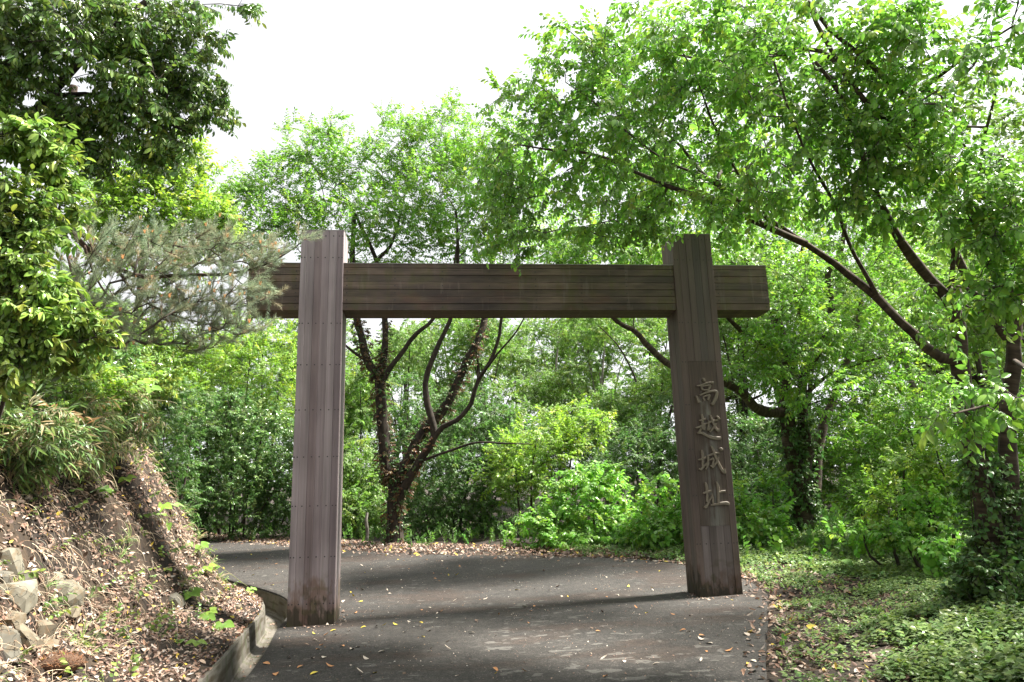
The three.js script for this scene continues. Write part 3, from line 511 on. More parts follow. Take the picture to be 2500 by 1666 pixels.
// ---------------------------------------------------------------- cherry beside the right post, its limbs spread over the gate
const nearCherry = tree({
  seed: 31, name: 'cherry_tree', label: 'cherry tree with forked ivy-clad trunk, its long limb leaning towards the right gate post', base: onH(5.55, -9.2), bark: BARK.cherry, ...kind('cherry'), per: 1.9, along: 0.5, gap: -0.4, gapScale: 1.0, bf: 0.22, droop: 0.25, tintAmount: 0.2,
  limbs: [
    { p: [onH(5.55, -9.2, -0.15), at(2425, 1380, 9.2), at(2405, 1220, 9.1), at(2375, 1080, 9), at(2350, 950, 8.9), at(2343, 880, 8.8)], r: [0.16, 0.095], flare: 0.45 },
    { p: [onH(5.75, -9.2, -0.15), at(2470, 1330, 9.2), at(2462, 1120, 9.1), at(2462, 1000, 9), at(2477, 846, 8.9), at(2482, 690, 8.8), at(2470, 520, 8.5), at(2440, 380, 8.2)], r: [0.15, 0.045], name: 'trunk' },
    { p: px([[2343, 880, 8.8], [2285, 870, 8.8], [2236, 820, 8.8], [2191, 779, 8.8], [2146, 730, 8.9], [2093, 686, 8.9], [2030, 637, 9], [1968, 596, 9.1], [1879, 538, 9.2], [1789, 480, 9.3], [1721, 429, 9.4], [1640, 335, 9.5], [1579, 302, 9.6]]), r: [0.066, 0.014] },
    { p: px([[1968, 596, 9.1], [1870, 552, 9], [1779, 510, 9], [1648, 461, 9], [1599, 441, 9.1], [1542, 416, 9.3], [1444, 375, 9.6], [1366, 369, 9.9], [1264, 353, 10.2]]), r: [0.05, 0.012] },
    { p: px([[2343, 880, 8.8], [2343, 824, 8.8], [2322, 735, 8.7], [2280, 690, 8.6], [2236, 641, 8.5], [2200, 592, 8.4], [2160, 520, 8.2], [2130, 450, 8], [2091, 333, 7.8], [2050, 230, 7.6], [1990, 150, 7.5]]), r: [0.088, 0.02] },
    { p: px([[2459, 824, 8.9], [2370, 703, 8.6], [2347, 650, 8.5], [2325, 596, 8.3], [2298, 511, 8], [2290, 440, 7.8], [2206, 341, 7.6], [2156, 287, 7.5], [2106, 241, 7.4], [2052, 161, 7.4], [2014, 100, 7.4], [1984, 34, 7.4], [1950, -60, 7.4]]), r: [0.058, 0.02] },
    { p: px([[2240, 380, 7.7], [2221, 241, 7.5], [2156, 187, 7.4], [2106, 138, 7.3], [2030, 73, 7.2], [1970, 0, 7.2]]), r: [0.045, 0.018] },
    { p: px([[2221, 241, 7.5], [2290, 190, 7.2], [2386, 119, 6.8], [2480, 60, 6.5]]), r: [0.025, 0.01] },
    { p: px([[2052, 161, 7.4], [1990, 120, 7.7], [1900, 130, 8], [1780, 150, 8.6], [1660, 135, 9.2], [1560, 110, 9.6]]), r: [0.03, 0.01] },
    { p: px([[2470, 520, 8.5], [2400, 480, 8], [2330, 420, 7.6], [2300, 330, 7.2]]), r: [0.05, 0.02] },
    { p: px([[2146, 730, 8.9], [2080, 610, 8.6], [2040, 500, 8.2], [1980, 400, 7.9], [1930, 280, 7.6], [1890, 150, 7.4]]), r: [0.03, 0.01] },
    { p: px([[1879, 538, 9.2], [1800, 420, 9], [1740, 300, 8.8], [1700, 190, 8.6], [1640, 80, 8.5]]), r: [0.024, 0.009] },
    { p: px([[1721, 429, 9.4], [1640, 400, 9.3], [1540, 330, 9.4], [1450, 250, 9.6], [1380, 200, 9.8]]), r: [0.018, 0.008] },
    { p: px([[2320, 735, 8.7], [2330, 620, 8.2], [2380, 500, 7.8], [2400, 360, 7.4], [2430, 230, 6.8]]), r: [0.035, 0.012] },
    { p: px([[2475, 880, 8.9], [2525, 915, 7.8], [2540, 950, 6.6], [2490, 968, 6], [2410, 990, 5.7], [2330, 1010, 5.5]]), r: [0.03, 0.008] },
  ],
  blobs: [blob(1420, 160, 150, 120, 10, 90), blob(1560, 150, 180, 150, 9.6, 150), blob(1330, 400, 160, 120, 10.2, 130), blob(1470, 320, 170, 130, 9.9, 150), blob(1650, 320, 210, 170, 9, 220), blob(1750, 110, 220, 130, 8.4, 190), blob(1960, 140, 230, 150, 7.5, 190), blob(1980, 380, 190, 140, 7.9, 130), blob(1520, 520, 170, 70, 9.6, 110), blob(1800, 520, 130, 70, 8.8, 50), blob(2190, 110, 150, 110, 7.1, 110), blob(2200, 330, 170, 120, 7.4, 140), blob(2190, 470, 160, 80, 7.8, 70), blob(2440, 90, 80, 90, 5.6, 35, 0.7), blob(2420, 520, 110, 90, 6.9, 75), blob(2440, 670, 80, 100, 7.2, 55), blob(2360, 400, 100, 60, 7.2, 40), blob(2390, 985, 110, 45, 5.7, 26, 0.5), blob(1250, 560, 90, 70, 10.2, 50), blob(1270, 260, 90, 80, 10.4, 45), blob(1230, 420, 70, 80, 10.5, 40), blob(2300, 750, 60, 80, 8.2, 15), blob(1690, 390, 150, 110, 12.6, 72), blob(1880, 320, 150, 120, 12, 60), blob(1690, 410, 150, 100, 11.4, 60, 1.4), blob(1900, 460, 140, 80, 12.2, 70, 1.5), blob(2050, 420, 110, 80, 11.6, 30), blob(1760, 480, 100, 60, 11.8, 30), blob(1850, 180, 150, 100, 11.4, 54), blob(2080, 250, 150, 120, 11.2, 54)],
});

// ---------------------------------------------------------------- second cherry, ivy up its trunk, beyond the right post
const farCherry = tree({
  seed: 47, name: 'cherry_tree', label: 'cherry tree with two ivied stems standing just beyond the right gate post', base: onH(7.1, -18.8), bark: BARK.cherry, ...kind('cherryFar'), per: 2.2, along: 0.5, gap: -0.1, droop: 0.15,
  limbs: [
    { p: [onH(7.1, -18.8, -0.2), at(1950, 1200, 18.7), at(1932, 1096, 18.6), at(1919, 980, 18.5), at(1914, 846, 18.4), at(1896, 784, 18.4), at(1850, 715, 18.2), at(1817, 650, 18.2), at(1808, 600, 18), at(1785, 540, 18)], r: [0.26, 0.06], flare: 0.3 },
    { p: px([[1958, 1230, 18.7], [1968, 1100, 18.6], [1960, 1010, 18.5], [1963, 922, 18.4], [2012, 833, 18.3], [2030, 748, 18.2], [2021, 668, 18], [2053, 614, 18], [2065, 540, 17.8]]), r: [0.18, 0.05] },
    { p: px([[1990, 1200, 18.8], [2000, 1080, 18.9], [2040, 960, 19], [2085, 830, 19], [2110, 700, 19]]), r: [0.15, 0.05] },
    { p: px([[1918, 1010, 18.5], [1847, 998, 18], [1812, 958, 17.6], [1774, 936, 17.4], [1700, 918, 17.2], [1636, 891, 17], [1581, 844, 17], [1550, 809, 17], [1507, 786, 17], [1440, 700, 17]]), r: [0.15, 0.04] },
    { p: px([[1912, 870, 18.4], [1875, 845, 18], [1843, 833, 17.8], [1789, 788, 17.6], [1740, 730, 17.4]]), r: [0.10, 0.04] },
    { p: px([[1968, 962, 18.4], [2030, 913, 18], [2102, 887, 17.6], [2209, 860, 17]]), r: [0.06, 0.02] },
    { p: px([[1817, 650, 18.2], [1850, 605, 18], [1873, 558, 17.8], [1890, 500, 17.6]]), r: [0.06, 0.02] },
    { p: px([[1937, 900, 18.4], [1960, 800, 18.2], [1940, 700, 18], [1960, 600, 18]]), r: [0.09, 0.03] },
  ],
  blobs: [blob(1850, 540, 150, 80, 17.8, 130), blob(1650, 590, 130, 60, 17.6, 80), blob(1960, 640, 130, 80, 17.8, 120), blob(1930, 800, 130, 80, 17, 130), blob(1850, 890, 90, 60, 17, 80), blob(2080, 800, 130, 90, 17.6, 140), blob(2050, 960, 130, 80, 17, 120), blob(2200, 930, 110, 90, 16.8, 100), blob(1520, 700, 110, 60, 17.2, 70), blob(2150, 650, 110, 80, 18, 100), blob(2080, 540, 120, 70, 17.8, 70), blob(1700, 760, 60, 50, 17.2, 25), blob(1480, 645, 120, 65, 15.6, 110, 1.1), blob(1640, 645, 120, 65, 15.6, 120, 1.1), blob(1790, 640, 110, 65, 15.9, 100, 1.1), blob(1905, 690, 90, 60, 16.3, 75, 1.1), blob(1370, 610, 100, 60, 15.4, 70, 1.1), blob(1400, 570, 100, 60, 17, 50), blob(1700, 470, 140, 80, 16.4, 110), blob(1450, 590, 110, 60, 16, 60), blob(1560, 400, 120, 80, 16, 60)],
});

// ---------------------------------------------------------------- ivied tree seen between the posts
const ivyTree = tree({
  seed: 53, name: 'broadleaf_tree', label: 'dark many-stemmed tree with brown ivy-wrapped trunk standing behind the road bend', base: onH(-3.5, -21.6), bark: BARK.dark, ...kind('cherryFar'), per: 1.9, along: 0.6, gap: -0.3, gapScale: 0.9, bf: 0.3, bare: 5.5, droop: 0.0,
  limbs: [
    { p: [onH(-3.5, -21.6, -0.2), at(963, 1250, 21.6), at(960, 1166, 21.6), at(945, 1143, 21.6), at(937, 1066, 21.5), at(929, 974, 21.4), at(924, 921, 21.4), at(899, 886, 21.3), at(884, 829, 21.2), at(872, 783, 21.2), at(860, 640, 21), at(865, 522, 21)], r: [0.235, 0.06], flare: 0.35 },
    { p: px([[924, 921, 21.4], [937, 875, 21.4], [939, 783, 21.3], [919, 638, 21.2], [892, 576, 21], [850, 490, 21]]), r: [0.11, 0.04] },
    { p: px([[930, 940, 21.4], [945, 909, 21.3], [983, 859, 21.2], [1014, 817, 21], [1052, 785, 20.8], [1100, 690, 20.6], [1115, 600, 20.5]]), r: [0.09, 0.03] },
    { p: px([[962, 1180, 21.6], [998, 1124, 21.6], [1029, 1059, 21.7], [1075, 1013, 21.8], [1109, 951, 21.9], [1136, 890, 22], [1163, 837, 22.1], [1182, 785, 22.2], [1200, 650, 22.3], [1230, 520, 22.4]]), r: [0.17, 0.07] },
    { p: px([[966, 1240, 21.5], [983, 1200, 21.4], [1021, 1131, 21.2], [1060, 1066, 21], [1044, 990, 20.9], [1039, 932, 20.9], [1056, 875, 20.8], [1079, 825, 20.8], [1098, 785, 20.7], [1118, 638, 20.6], [1113, 515, 20.6]]), r: [0.13, 0.035] },
    { p: px([[1058, 1070, 21], [1085, 1040, 20.9], [1113, 1028, 20.8], [1148, 990, 20.7], [1163, 940, 20.6], [1197, 882, 20.5], [1217, 829, 20.4], [1224, 785, 20.3], [1240, 650, 20]]), r: [0.085, 0.03] },
    { p: px([[1030, 1125, 21.2], [1098, 1101, 20.6], [1163, 1081, 20], [1230, 1083, 19.6], [1300, 1085, 19.2]]), r: [0.05, 0.015] },
    { p: px([[919, 638, 21.2], [953, 600, 21], [970, 550, 21], [990, 470, 21]]), r: [0.06, 0.02] },
    { p: px([[1165, 930, 20.6], [1210, 870, 20], [1260, 810, 19.6], [1300, 740, 19.2]]), r: [0.045, 0.015] },
    { p: px([[899, 886, 21.3], [850, 850, 21], [790, 790, 20.6], [720, 760, 20.2]]), r: [0.05, 0.015] },
  ],
  blobs: [blob(620, 520, 90, 80, 20, 94), blob(700, 450, 110, 90, 20.6, 162), blob(790, 390, 80, 90, 21, 128), blob(900, 430, 110, 90, 21.4, 175), blob(990, 370, 90, 90, 21.6, 148), blob(1090, 350, 100, 90, 21.4, 162), blob(1160, 420, 110, 110, 21, 189), blob(830, 540, 150, 60, 20.8, 162), blob(1010, 520, 130, 70, 21, 162), blob(1150, 560, 130, 60, 21, 135), blob(1260, 500, 90, 90, 20.6, 108), blob(1250, 690, 80, 60, 19.6, 33), blob(820, 330, 50, 50, 21, 33), blob(1060, 470, 120, 80, 20.6, 90), blob(880, 615, 150, 40, 21, 75), blob(1080, 615, 140, 40, 20.8, 70), blob(1230, 600, 90, 50, 20.4, 45), blob(960, 285, 40, 40, 21.6, 18), blob(1100, 265, 40, 35, 21.4, 18), blob(720, 320, 40, 40, 20.8, 16), blob(560, 440, 50, 35, 19.8, 16), blob(540, 520, 60, 60, 19.6, 50), blob(650, 580, 80, 45, 20, 45), blob(1220, 350, 90, 80, 20.6, 70), blob(1270, 420, 80, 80, 20, 60), blob(930, 560, 120, 50, 20.6, 70), blob(740, 540, 90, 60, 20.4, 60), blob(600, 600, 60, 40, 20, 24)],
});

// ---------------------------------------------------------------- overhanging evergreen and its neighbours on the left bank
tree({
  seed: 61, name: 'evergreen_oak', label: 'dark evergreen tree hanging over the bank with glossy drooping leaves', base: onH(-6.9, -7.4), bark: BARK.dark, ...kind('laurel'), per: 2.2, along: 0.6, gap: -0.2, droop: 0.45, bf: 0.18, tintAmount: 0.25,
  limbs: [
    { p: [onH(-6.9, -7.4, -0.2), V(-6.7, 4.2, -7.5), V(-6.3, 5.3, -7.4), V(-5.9, 6.4, -7.2), V(-5.4, 7.6, -7)], r: [0.2, 0.08], flare: 0.3 },
    { p: [V(-6.3, 5.3, -7.4), at(30, 205, 7.4), at(75, 165, 7.3), at(82, 80, 7.2), at(90, -10, 7.1)], r: [0.07, 0.03] },
    { p: [V(-6.3, 5.3, -7.4), at(60, 300, 7.3), at(150, 200, 7.3), at(228, 108, 7.4), at(271, 70, 7.4), at(325, 27, 7.4), at(400, -30, 7.4)], r: [0.08, 0.03] },
    { p: [at(110, 240, 7.3), at(200, 230, 7.4), at(300, 250, 7.6), at(390, 290, 7.8), at(470, 330, 7.9)], r: [0.035, 0.01] },
    { p: [at(228, 108, 7.4), at(330, 120, 7.6), at(430, 150, 7.8), at(520, 210, 8)], r: [0.035, 0.01] },
  ],
  blobs: [blob(100, 60, 160, 110, 6.8, 120), blob(300, 60, 150, 100, 7.3, 120), blob(330, 190, 150, 110, 7.5, 150), blob(460, 80, 90, 90, 7.7, 55), blob(470, 240, 90, 85, 7.9, 75), blob(240, 330, 130, 80, 7.7, 110), blob(90, 240, 120, 120, 7.2, 110), blob(370, 340, 80, 60, 7.9, 45), blob(600, 5, 30, 20, 7.6, 5), blob(40, 130, 80, 120, 6.8, 60)],
});
tree({
  seed: 67, name: 'glossy_shrub', cat: 'shrub', label: 'tall glossy yellow-green shrub leaning out over the top of the rocky bank', base: onH(-5.9, -7.6), bark: BARK.dark, ...kind('privet'), per: 2.6, along: 0.8, gap: -0.32, droop: 0.25, bf: 0.2, bare: 0.4, tintAmount: 0.25,
  limbs: [
    { p: [onH(-5.9, -7.6, -0.15), at(-30, 850, 7.2), at(-10, 700, 7), at(20, 560, 6.8), at(40, 430, 6.7)], r: [0.05, 0.02] },
    { p: [onH(-5.6, -7.7, -0.1), at(40, 880, 7.2), at(70, 780, 7), at(110, 700, 6.9)], r: [0.035, 0.012] },
    { p: [onH(-6.1, -7.3, -0.1), at(-60, 620, 6.7), at(-30, 400, 6.4), at(20, 300, 6.4)], r: [0.04, 0.015] },
  ],
  blobs: [blob(60, 380, 90, 80, 6.5, 70), blob(40, 500, 90, 100, 6.5, 90), blob(80, 640, 100, 100, 6.6, 110), blob(60, 770, 110, 90, 6.7, 110), blob(170, 810, 90, 60, 7, 70), blob(20, 860, 90, 60, 6.6, 60), blob(160, 560, 40, 60, 6.9, 14), blob(130, 470, 50, 60, 6.8, 18)],
});
tree({
  seed: 71, name: 'maple_tree', label: 'bright yellow-green broadleaf tree on the bank behind the pine branch', base: onH(-8.6, -16), bark: BARK.dark, ...kind('lime'), per: 2, along: 0.5, gap: -0.2, droop: 0.1, bf: 0.25,
  limbs: [
    { p: [onH(-8.6, -16, -0.2), at(330, 850, 16), at(340, 720, 16), at(350, 600, 15.8), at(370, 480, 15.6), at(380, 400, 15.5)], r: [0.15, 0.04] },
    { p: [at(340, 720, 16), at(400, 640, 15.6), at(470, 560, 15.2)], r: [0.06, 0.02] },
    { p: [at(345, 680, 16), at(290, 600, 15.6), at(230, 520, 15.2)], r: [0.06, 0.02] },
  ],
  blobs: [blob(420, 380, 80, 60, 15.4, 90), blob(370, 470, 130, 80, 15.2, 170), blob(470, 530, 90, 80, 15.2, 120), blob(310, 560, 120, 90, 15, 140), blob(250, 450, 90, 80, 15, 70), blob(540, 570, 60, 50, 15.2, 45), blob(380, 620, 120, 60, 15.4, 80)],
});

// pine reaching across in front of the beam's end
reseed(77);
const pineSprays = variants(4, () => {
  const b = new Buf();
  b.stem(V(0, 0, 0), V(0, 0.012, 0.12), 0.004, 0.003, [0.16, 0.11, 0.07], 4).stem(V(0, 0.012, 0.12), V(0, 0.04, 0.22), 0.003, 0.0025, [0.16, 0.11, 0.07], 4);
  for (let k = 0; k < 90; k++) {
    const t = rr(0.15, 1), o = V(0, 0.04 * t * t, 0.22 * t), a = rr(0, 6.283), e = rr(0.35, 1.0), d = V(Math.cos(a) * Math.sin(e), Math.sin(a) * Math.sin(e) + 0.15, Math.cos(e)).normalize(), L = rr(0.055, 0.085), c = vary([0.27, 0.33, 0.20], 0.25);
    const s = V().crossVectors(d, V(rr(-1, 1), rr(-1, 1), rr(-1, 1))).normalize().multiplyScalar(0.0015), q = b.p.length / 3, tip = o.clone().addScaledVector(d, L);
    for (const v of [o.clone().add(s), o.clone().sub(s), tip.clone().sub(s.clone().multiplyScalar(0.4)), tip.clone().add(s.clone().multiplyScalar(0.4))]) { b.p.push(v.x, v.y, v.z); b.c.push(...c); } b.i.push(q, q + 1, q + 2, q, q + 2, q + 3);
  }
  return b.geo();
});
const coneGeo = (() => { const b = new Buf(); for (let k = 0; k < 4; k++) { const a = k * 1.6, o = V(Math.cos(a) * 0.006, 0, Math.sin(a) * 0.006); b.stem(o, o.clone().add(V(Math.cos(a) * 0.01, rr(0.03, 0.055), Math.sin(a) * 0.01)), 0.0055, 0.003, vary([0.50, 0.23, 0.08], 0.2), 5); } return b.geo(); })();
{
  const blobs = [blob(300, 610, 120, 50, 9.3, 60, 0.6), blob(440, 610, 120, 50, 9.8, 80, 0.6), blob(570, 620, 90, 45, 10.1, 55, 0.45), blob(340, 720, 150, 70, 9.6, 110, 0.7), blob(500, 720, 120, 60, 10, 90, 0.6), blob(630, 690, 60, 55, 10.3, 36, 0.3), blob(650, 620, 50, 25, 10.3, 14, 0.25), blob(270, 800, 110, 55, 9.5, 70, 0.6), blob(450, 810, 120, 50, 9.9, 70, 0.6), blob(590, 790, 60, 40, 10.1, 26, 0.4), blob(735, 600, 14, 30, 10.5, 5, 0.1), blob(200, 700, 60, 80, 9.2, 36, 0.5)];
  const pine = tree({
    seed: 79, name: 'pine_tree', label: 'pine on the bank stretching a needled branch across the left end of the gate beam', base: onH(-6.6, -9.6), bark: BARK.pine, sprays: pineSprays, mat: leafMat({ through: 0.25, coat: 0.3, coatRough: 0.4 }), per: 1.35, along: 0.5, gap: -0.35, droop: -0.25, bf: 0.3, spread: 0.5, foliage: 'needles', bare: 0.1, scale: 1.05, tipR: 0.004,
    limbs: [
      { p: [onH(-6.6, -9.6, -0.2), V(-6.5, 3.6, -9.5), V(-6.3, 4.8, -9.3), V(-6.0, 6.0, -9.0), V(-5.9, 7.4, -9)], r: [0.15, 0.05] },
      { p: [V(-6.3, 4.8, -9.3), at(105, 480, 9), at(140, 530, 9), at(190, 585, 9.1), at(235, 625, 9.2), at(285, 655, 9.4), at(340, 676, 9.6), at(450, 672, 9.9), at(560, 668, 10.1), at(640, 650, 10.3), at(690, 625, 10.4), at(735, 592, 10.5)], r: [0.06, 0.009] },
      { p: px([[285, 655, 9.4], [330, 720, 9.6], [400, 760, 9.8], [500, 790, 10], [580, 790, 10.1]]), r: [0.022, 0.006] },
      { p: px([[205, 600, 9.1], [235, 680, 9.2], [270, 730, 9.4], [310, 762, 9.6], [400, 800, 9.8]]), r: [0.02, 0.006] },
      { p: px([[150, 545, 9], [180, 680, 9.1], [215, 735, 9.2], [280, 780, 9.4], [330, 800, 9.5]]), r: [0.02, 0.006] },
      { p: px([[560, 668, 10.1], [600, 700, 10.2], [650, 720, 10.3], [690, 722, 10.4]]), r: [0.01, 0.005] },
    ], blobs,
  });
  reseed(81); const cones = []; for (const e of grown) if (rnd() < 0.13) cones.push({ p: e.p.clone().addScaledVector(e.d, 0.22 * e.s).add(V(0, 0.03, 0)), d: V(rr(-0.3, 0.3), rr(-0.2, 0.2), 1), s: rr(0.7, 1.2) });
  scatter('pollen_cone', [coneGeo], new THREE.MeshStandardMaterial({ vertexColors: true, roughness: 0.8 }), cones, pine);
}

// ---------------------------------------------------------------- bushes: several stems from the ground into a rounded, uneven crown
function bush(o) {   // spots: [x, y, rx, ry, z, n] in photo pixels at the distance where each part stands
  reseed(o.seed); const bl = o.spots.map(s => blob(...s)), limbs = [], b0 = bl[0], base = onH(o.x ?? b0.c.x, o.z ?? b0.c.z);
  bl.forEach(b => { const top = V(b.c.x, b.c.y + b.r.y * 0.3, b.c.z), foot = onH(base.x + (b.c.x - base.x) * 0.5 + rr(-0.2, 0.2), base.z + (b.c.z - base.z) * 0.5 + rr(-0.2, 0.2), -0.1); limbs.push({ p: [foot, foot.clone().lerp(top, 0.5).add(V(rr(-0.2, 0.2), 0, rr(-0.2, 0.2))), top], r: [o.r ?? 0.04, 0.012], name: 'stem' }); });
  return tree({ bare: 0.15, per: 2.4, along: 0.6, gap: -0.35, bf: 0.2, droop: 0.05, cat: 'bush', foliage: 'foliage', bark: BARK.dark, ...o, base, limbs, blobs: bl });
}
bush({ seed: 101, name: 'camellia_bush', label: 'large glossy dark green bush left of the gate, across the road bend', z: -27.5, spots: [[560, 1200, 110, 120, 27, 260], [470, 1120, 90, 120, 27.5, 180], [640, 1090, 80, 110, 27, 190], [560, 1020, 100, 70, 27.5, 150], [660, 1240, 60, 90, 26.5, 120], [450, 1260, 70, 70, 27, 110]], ...kind('glossy'), per: 2.6 });
bush({ seed: 103, name: 'laurel_thicket', label: 'sunlit yellow-green thicket above the glossy bush left of the gate', z: -30, spots: [[610, 880, 120, 80, 29, 200], [500, 900, 100, 90, 28, 170], [680, 960, 60, 80, 29.5, 100], [640, 800, 110, 60, 30, 130], [420, 980, 70, 100, 26, 110]], ...kind('lime', {}), r: 0.08, per: 2.2 });
bush({ seed: 107, name: 'young_oak', cat: 'tree', label: 'slender young tree with pale hanging leaves right behind the left gate post', z: -26, spots: [[850, 1160, 70, 90, 26, 150], [830, 1030, 70, 70, 27, 110], [880, 950, 70, 60, 27, 80], [870, 1260, 70, 50, 25.5, 80]], ...kind('wood'), r: 0.05 });
bush({ seed: 109, name: 'bamboo_thicket', label: 'dark dense thicket right of the ivied trunk, beside the bend', z: -24.5, spots: [[1100, 1180, 110, 130, 24, 260], [1210, 1210, 100, 110, 24.2, 220], [1160, 1070, 120, 90, 24.5, 200], [1250, 1100, 90, 90, 25, 140], [1040, 1270, 60, 60, 23.5, 90], [1150, 1000, 90, 70, 25, 90]], ...kind('dark'), r: 0.05, per: 2.8 });
bush({ seed: 113, name: 'maple_sapling', cat: 'tree', label: 'feathery light green sapling above the bright mound behind the gate opening', z: -23, spots: [[1310, 1090, 110, 60, 22.5, 150], [1400, 1040, 90, 50, 23, 100], [1260, 1160, 80, 50, 22, 80]], ...kind('lime'), r: 0.05 });
bush({ seed: 127, name: 'vine_mound', label: 'bright green leafy mound in the middle of the gate opening', z: -19.6, spots: [[1440, 1230, 110, 90, 19.6, 170], [1340, 1300, 90, 55, 19.2, 100], [1530, 1300, 90, 50, 18.8, 90], [1420, 1330, 100, 30, 18.6, 60]], ...kind('kudzu'), per: 2.7, scale: 0.8 });
bush({ seed: 131, name: 'vine_mound', label: 'bright green leafy mound against the left side of the right post', z: -18, spots: [[1630, 1240, 60, 80, 18.2, 90], [1600, 1310, 70, 45, 17.6, 70], [1690, 1310, 50, 40, 17.4, 40]], ...kind('kudzu'), per: 2.7, scale: 0.8 });
bush({ seed: 137, name: 'vine_mound', label: 'low yellow-green leafy mound at the right of the right post', z: -17, spots: [[1830, 1290, 70, 35, 17, 70], [1800, 1240, 35, 60, 17.4, 40], [1890, 1220, 25, 60, 18, 30]], ...kind('kudzu'), per: 2.7, scale: 0.8 });
bush({ seed: 139, name: 'undergrowth_bush', label: 'sunlit leafy bush between the two cherry trunks', z: -15.5, spots: [[2130, 1090, 80, 70, 16.2, 110], [2220, 1060, 90, 80, 15.4, 130], [2190, 1200, 90, 50, 14.8, 100], [2090, 1210, 40, 50, 16, 45], [2270, 1160, 60, 60, 14.6, 70]], ...kind('cherryFar'), per: 2.8, gap: -0.15, scale: 0.9 });
bush({ seed: 149, name: 'undergrowth_bush', label: 'ragged low bush left of the ivied cherry trunk beside the ground cover', z: -12.4, spots: [[2270, 1240, 60, 60, 12.6, 60], [2310, 1330, 50, 45, 11.6, 40], [2200, 1300, 70, 30, 12.6, 45], [2110, 1310, 50, 20, 13.4, 25]], ...kind('kudzu'), per: 2, gap: -0.1, scale: 0.6 });
bush({ seed: 150, name: 'undergrowth_bush', label: 'thin feathery bush in front of the leafy mass between the cherries', z: -13.2, spots: [[2210, 1170, 70, 60, 13.2, 50], [2170, 1250, 60, 30, 13.4, 35], [2290, 1120, 50, 60, 12.8, 40]], ...kind('lime'), per: 1.6, gap: 0.0, scale: 0.8 });
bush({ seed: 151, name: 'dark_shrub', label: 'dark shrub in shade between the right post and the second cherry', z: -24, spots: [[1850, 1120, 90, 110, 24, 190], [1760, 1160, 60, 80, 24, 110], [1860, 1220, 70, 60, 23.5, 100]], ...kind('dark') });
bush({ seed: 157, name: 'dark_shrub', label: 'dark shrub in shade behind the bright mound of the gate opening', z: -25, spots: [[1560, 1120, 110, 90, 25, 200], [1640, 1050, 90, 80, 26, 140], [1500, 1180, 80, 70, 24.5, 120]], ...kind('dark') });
bush({ seed: 163, name: 'undergrowth_bush', label: 'leafy bush behind the ivied cherry trunk at the edge of the wood', z: -13.5, spots: [[2420, 1120, 90, 120, 13.5, 190], [2480, 1260, 60, 90, 12.5, 100], [2380, 1230, 60, 60, 13, 70], [2470, 980, 60, 80, 14, 80]], ...kind('cherryFar'), per: 2.6, scale: 0.9 });

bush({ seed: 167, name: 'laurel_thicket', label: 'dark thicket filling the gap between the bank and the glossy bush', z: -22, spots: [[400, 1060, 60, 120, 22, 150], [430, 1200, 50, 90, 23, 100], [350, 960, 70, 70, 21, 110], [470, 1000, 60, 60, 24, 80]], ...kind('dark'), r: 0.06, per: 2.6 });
bush({ seed: 171, name: 'bank_thicket', label: 'leafy thicket on the back of the bank hiding the trunk below the pine', z: -13.6, x: -7.6, spots: [[300, 880, 70, 60, 13.6, 100], [385, 920, 60, 60, 15, 80], [230, 860, 60, 60, 12.4, 80], [330, 800, 60, 50, 14, 50]], ...kind('privet'), r: 0.03, per: 2.4, gap: -0.25 });
bush({ seed: 173, name: 'laurel_thicket', label: 'light green thicket seen above the bank beneath the pine branch', z: -19, spots: [[330, 840, 80, 60, 19, 120], [250, 850, 70, 60, 17, 90], [420, 850, 70, 60, 21, 90], [190, 780, 60, 60, 16, 60]], ...kind('lime'), r: 0.05 });
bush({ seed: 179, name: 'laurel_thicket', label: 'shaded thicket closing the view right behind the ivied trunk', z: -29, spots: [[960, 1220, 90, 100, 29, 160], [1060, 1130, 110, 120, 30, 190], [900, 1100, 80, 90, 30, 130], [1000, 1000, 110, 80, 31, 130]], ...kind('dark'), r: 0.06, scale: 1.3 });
bush({ seed: 181, name: 'laurel_thicket', label: 'mid green thicket below the far forked trees of the gate opening', z: -31, spots: [[1380, 1140, 110, 80, 31, 150], [1500, 1050, 120, 80, 31, 150], [1300, 1060, 90, 70, 32, 110], [1630, 1140, 90, 90, 30, 130]], ...kind('wood'), r: 0.06 });
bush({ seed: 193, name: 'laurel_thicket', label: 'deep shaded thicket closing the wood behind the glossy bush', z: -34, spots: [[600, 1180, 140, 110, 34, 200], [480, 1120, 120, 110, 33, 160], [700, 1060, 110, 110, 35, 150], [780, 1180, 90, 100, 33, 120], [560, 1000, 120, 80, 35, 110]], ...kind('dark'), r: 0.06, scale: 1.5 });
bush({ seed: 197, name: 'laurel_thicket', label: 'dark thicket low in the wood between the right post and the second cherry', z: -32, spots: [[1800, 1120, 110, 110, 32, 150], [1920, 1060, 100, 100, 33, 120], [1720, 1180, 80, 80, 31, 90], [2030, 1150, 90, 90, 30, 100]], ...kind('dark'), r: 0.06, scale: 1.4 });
bush({ seed: 191, name: 'laurel_thicket', label: 'shaded thicket behind the second cherry', z: -27, spots: [[1950, 1140, 110, 110, 27, 180], [2080, 1050, 110, 90, 26, 150], [1800, 1050, 90, 90, 28, 130], [2180, 1150, 110, 90, 24, 140]], ...kind('wood'), r: 0.06 });
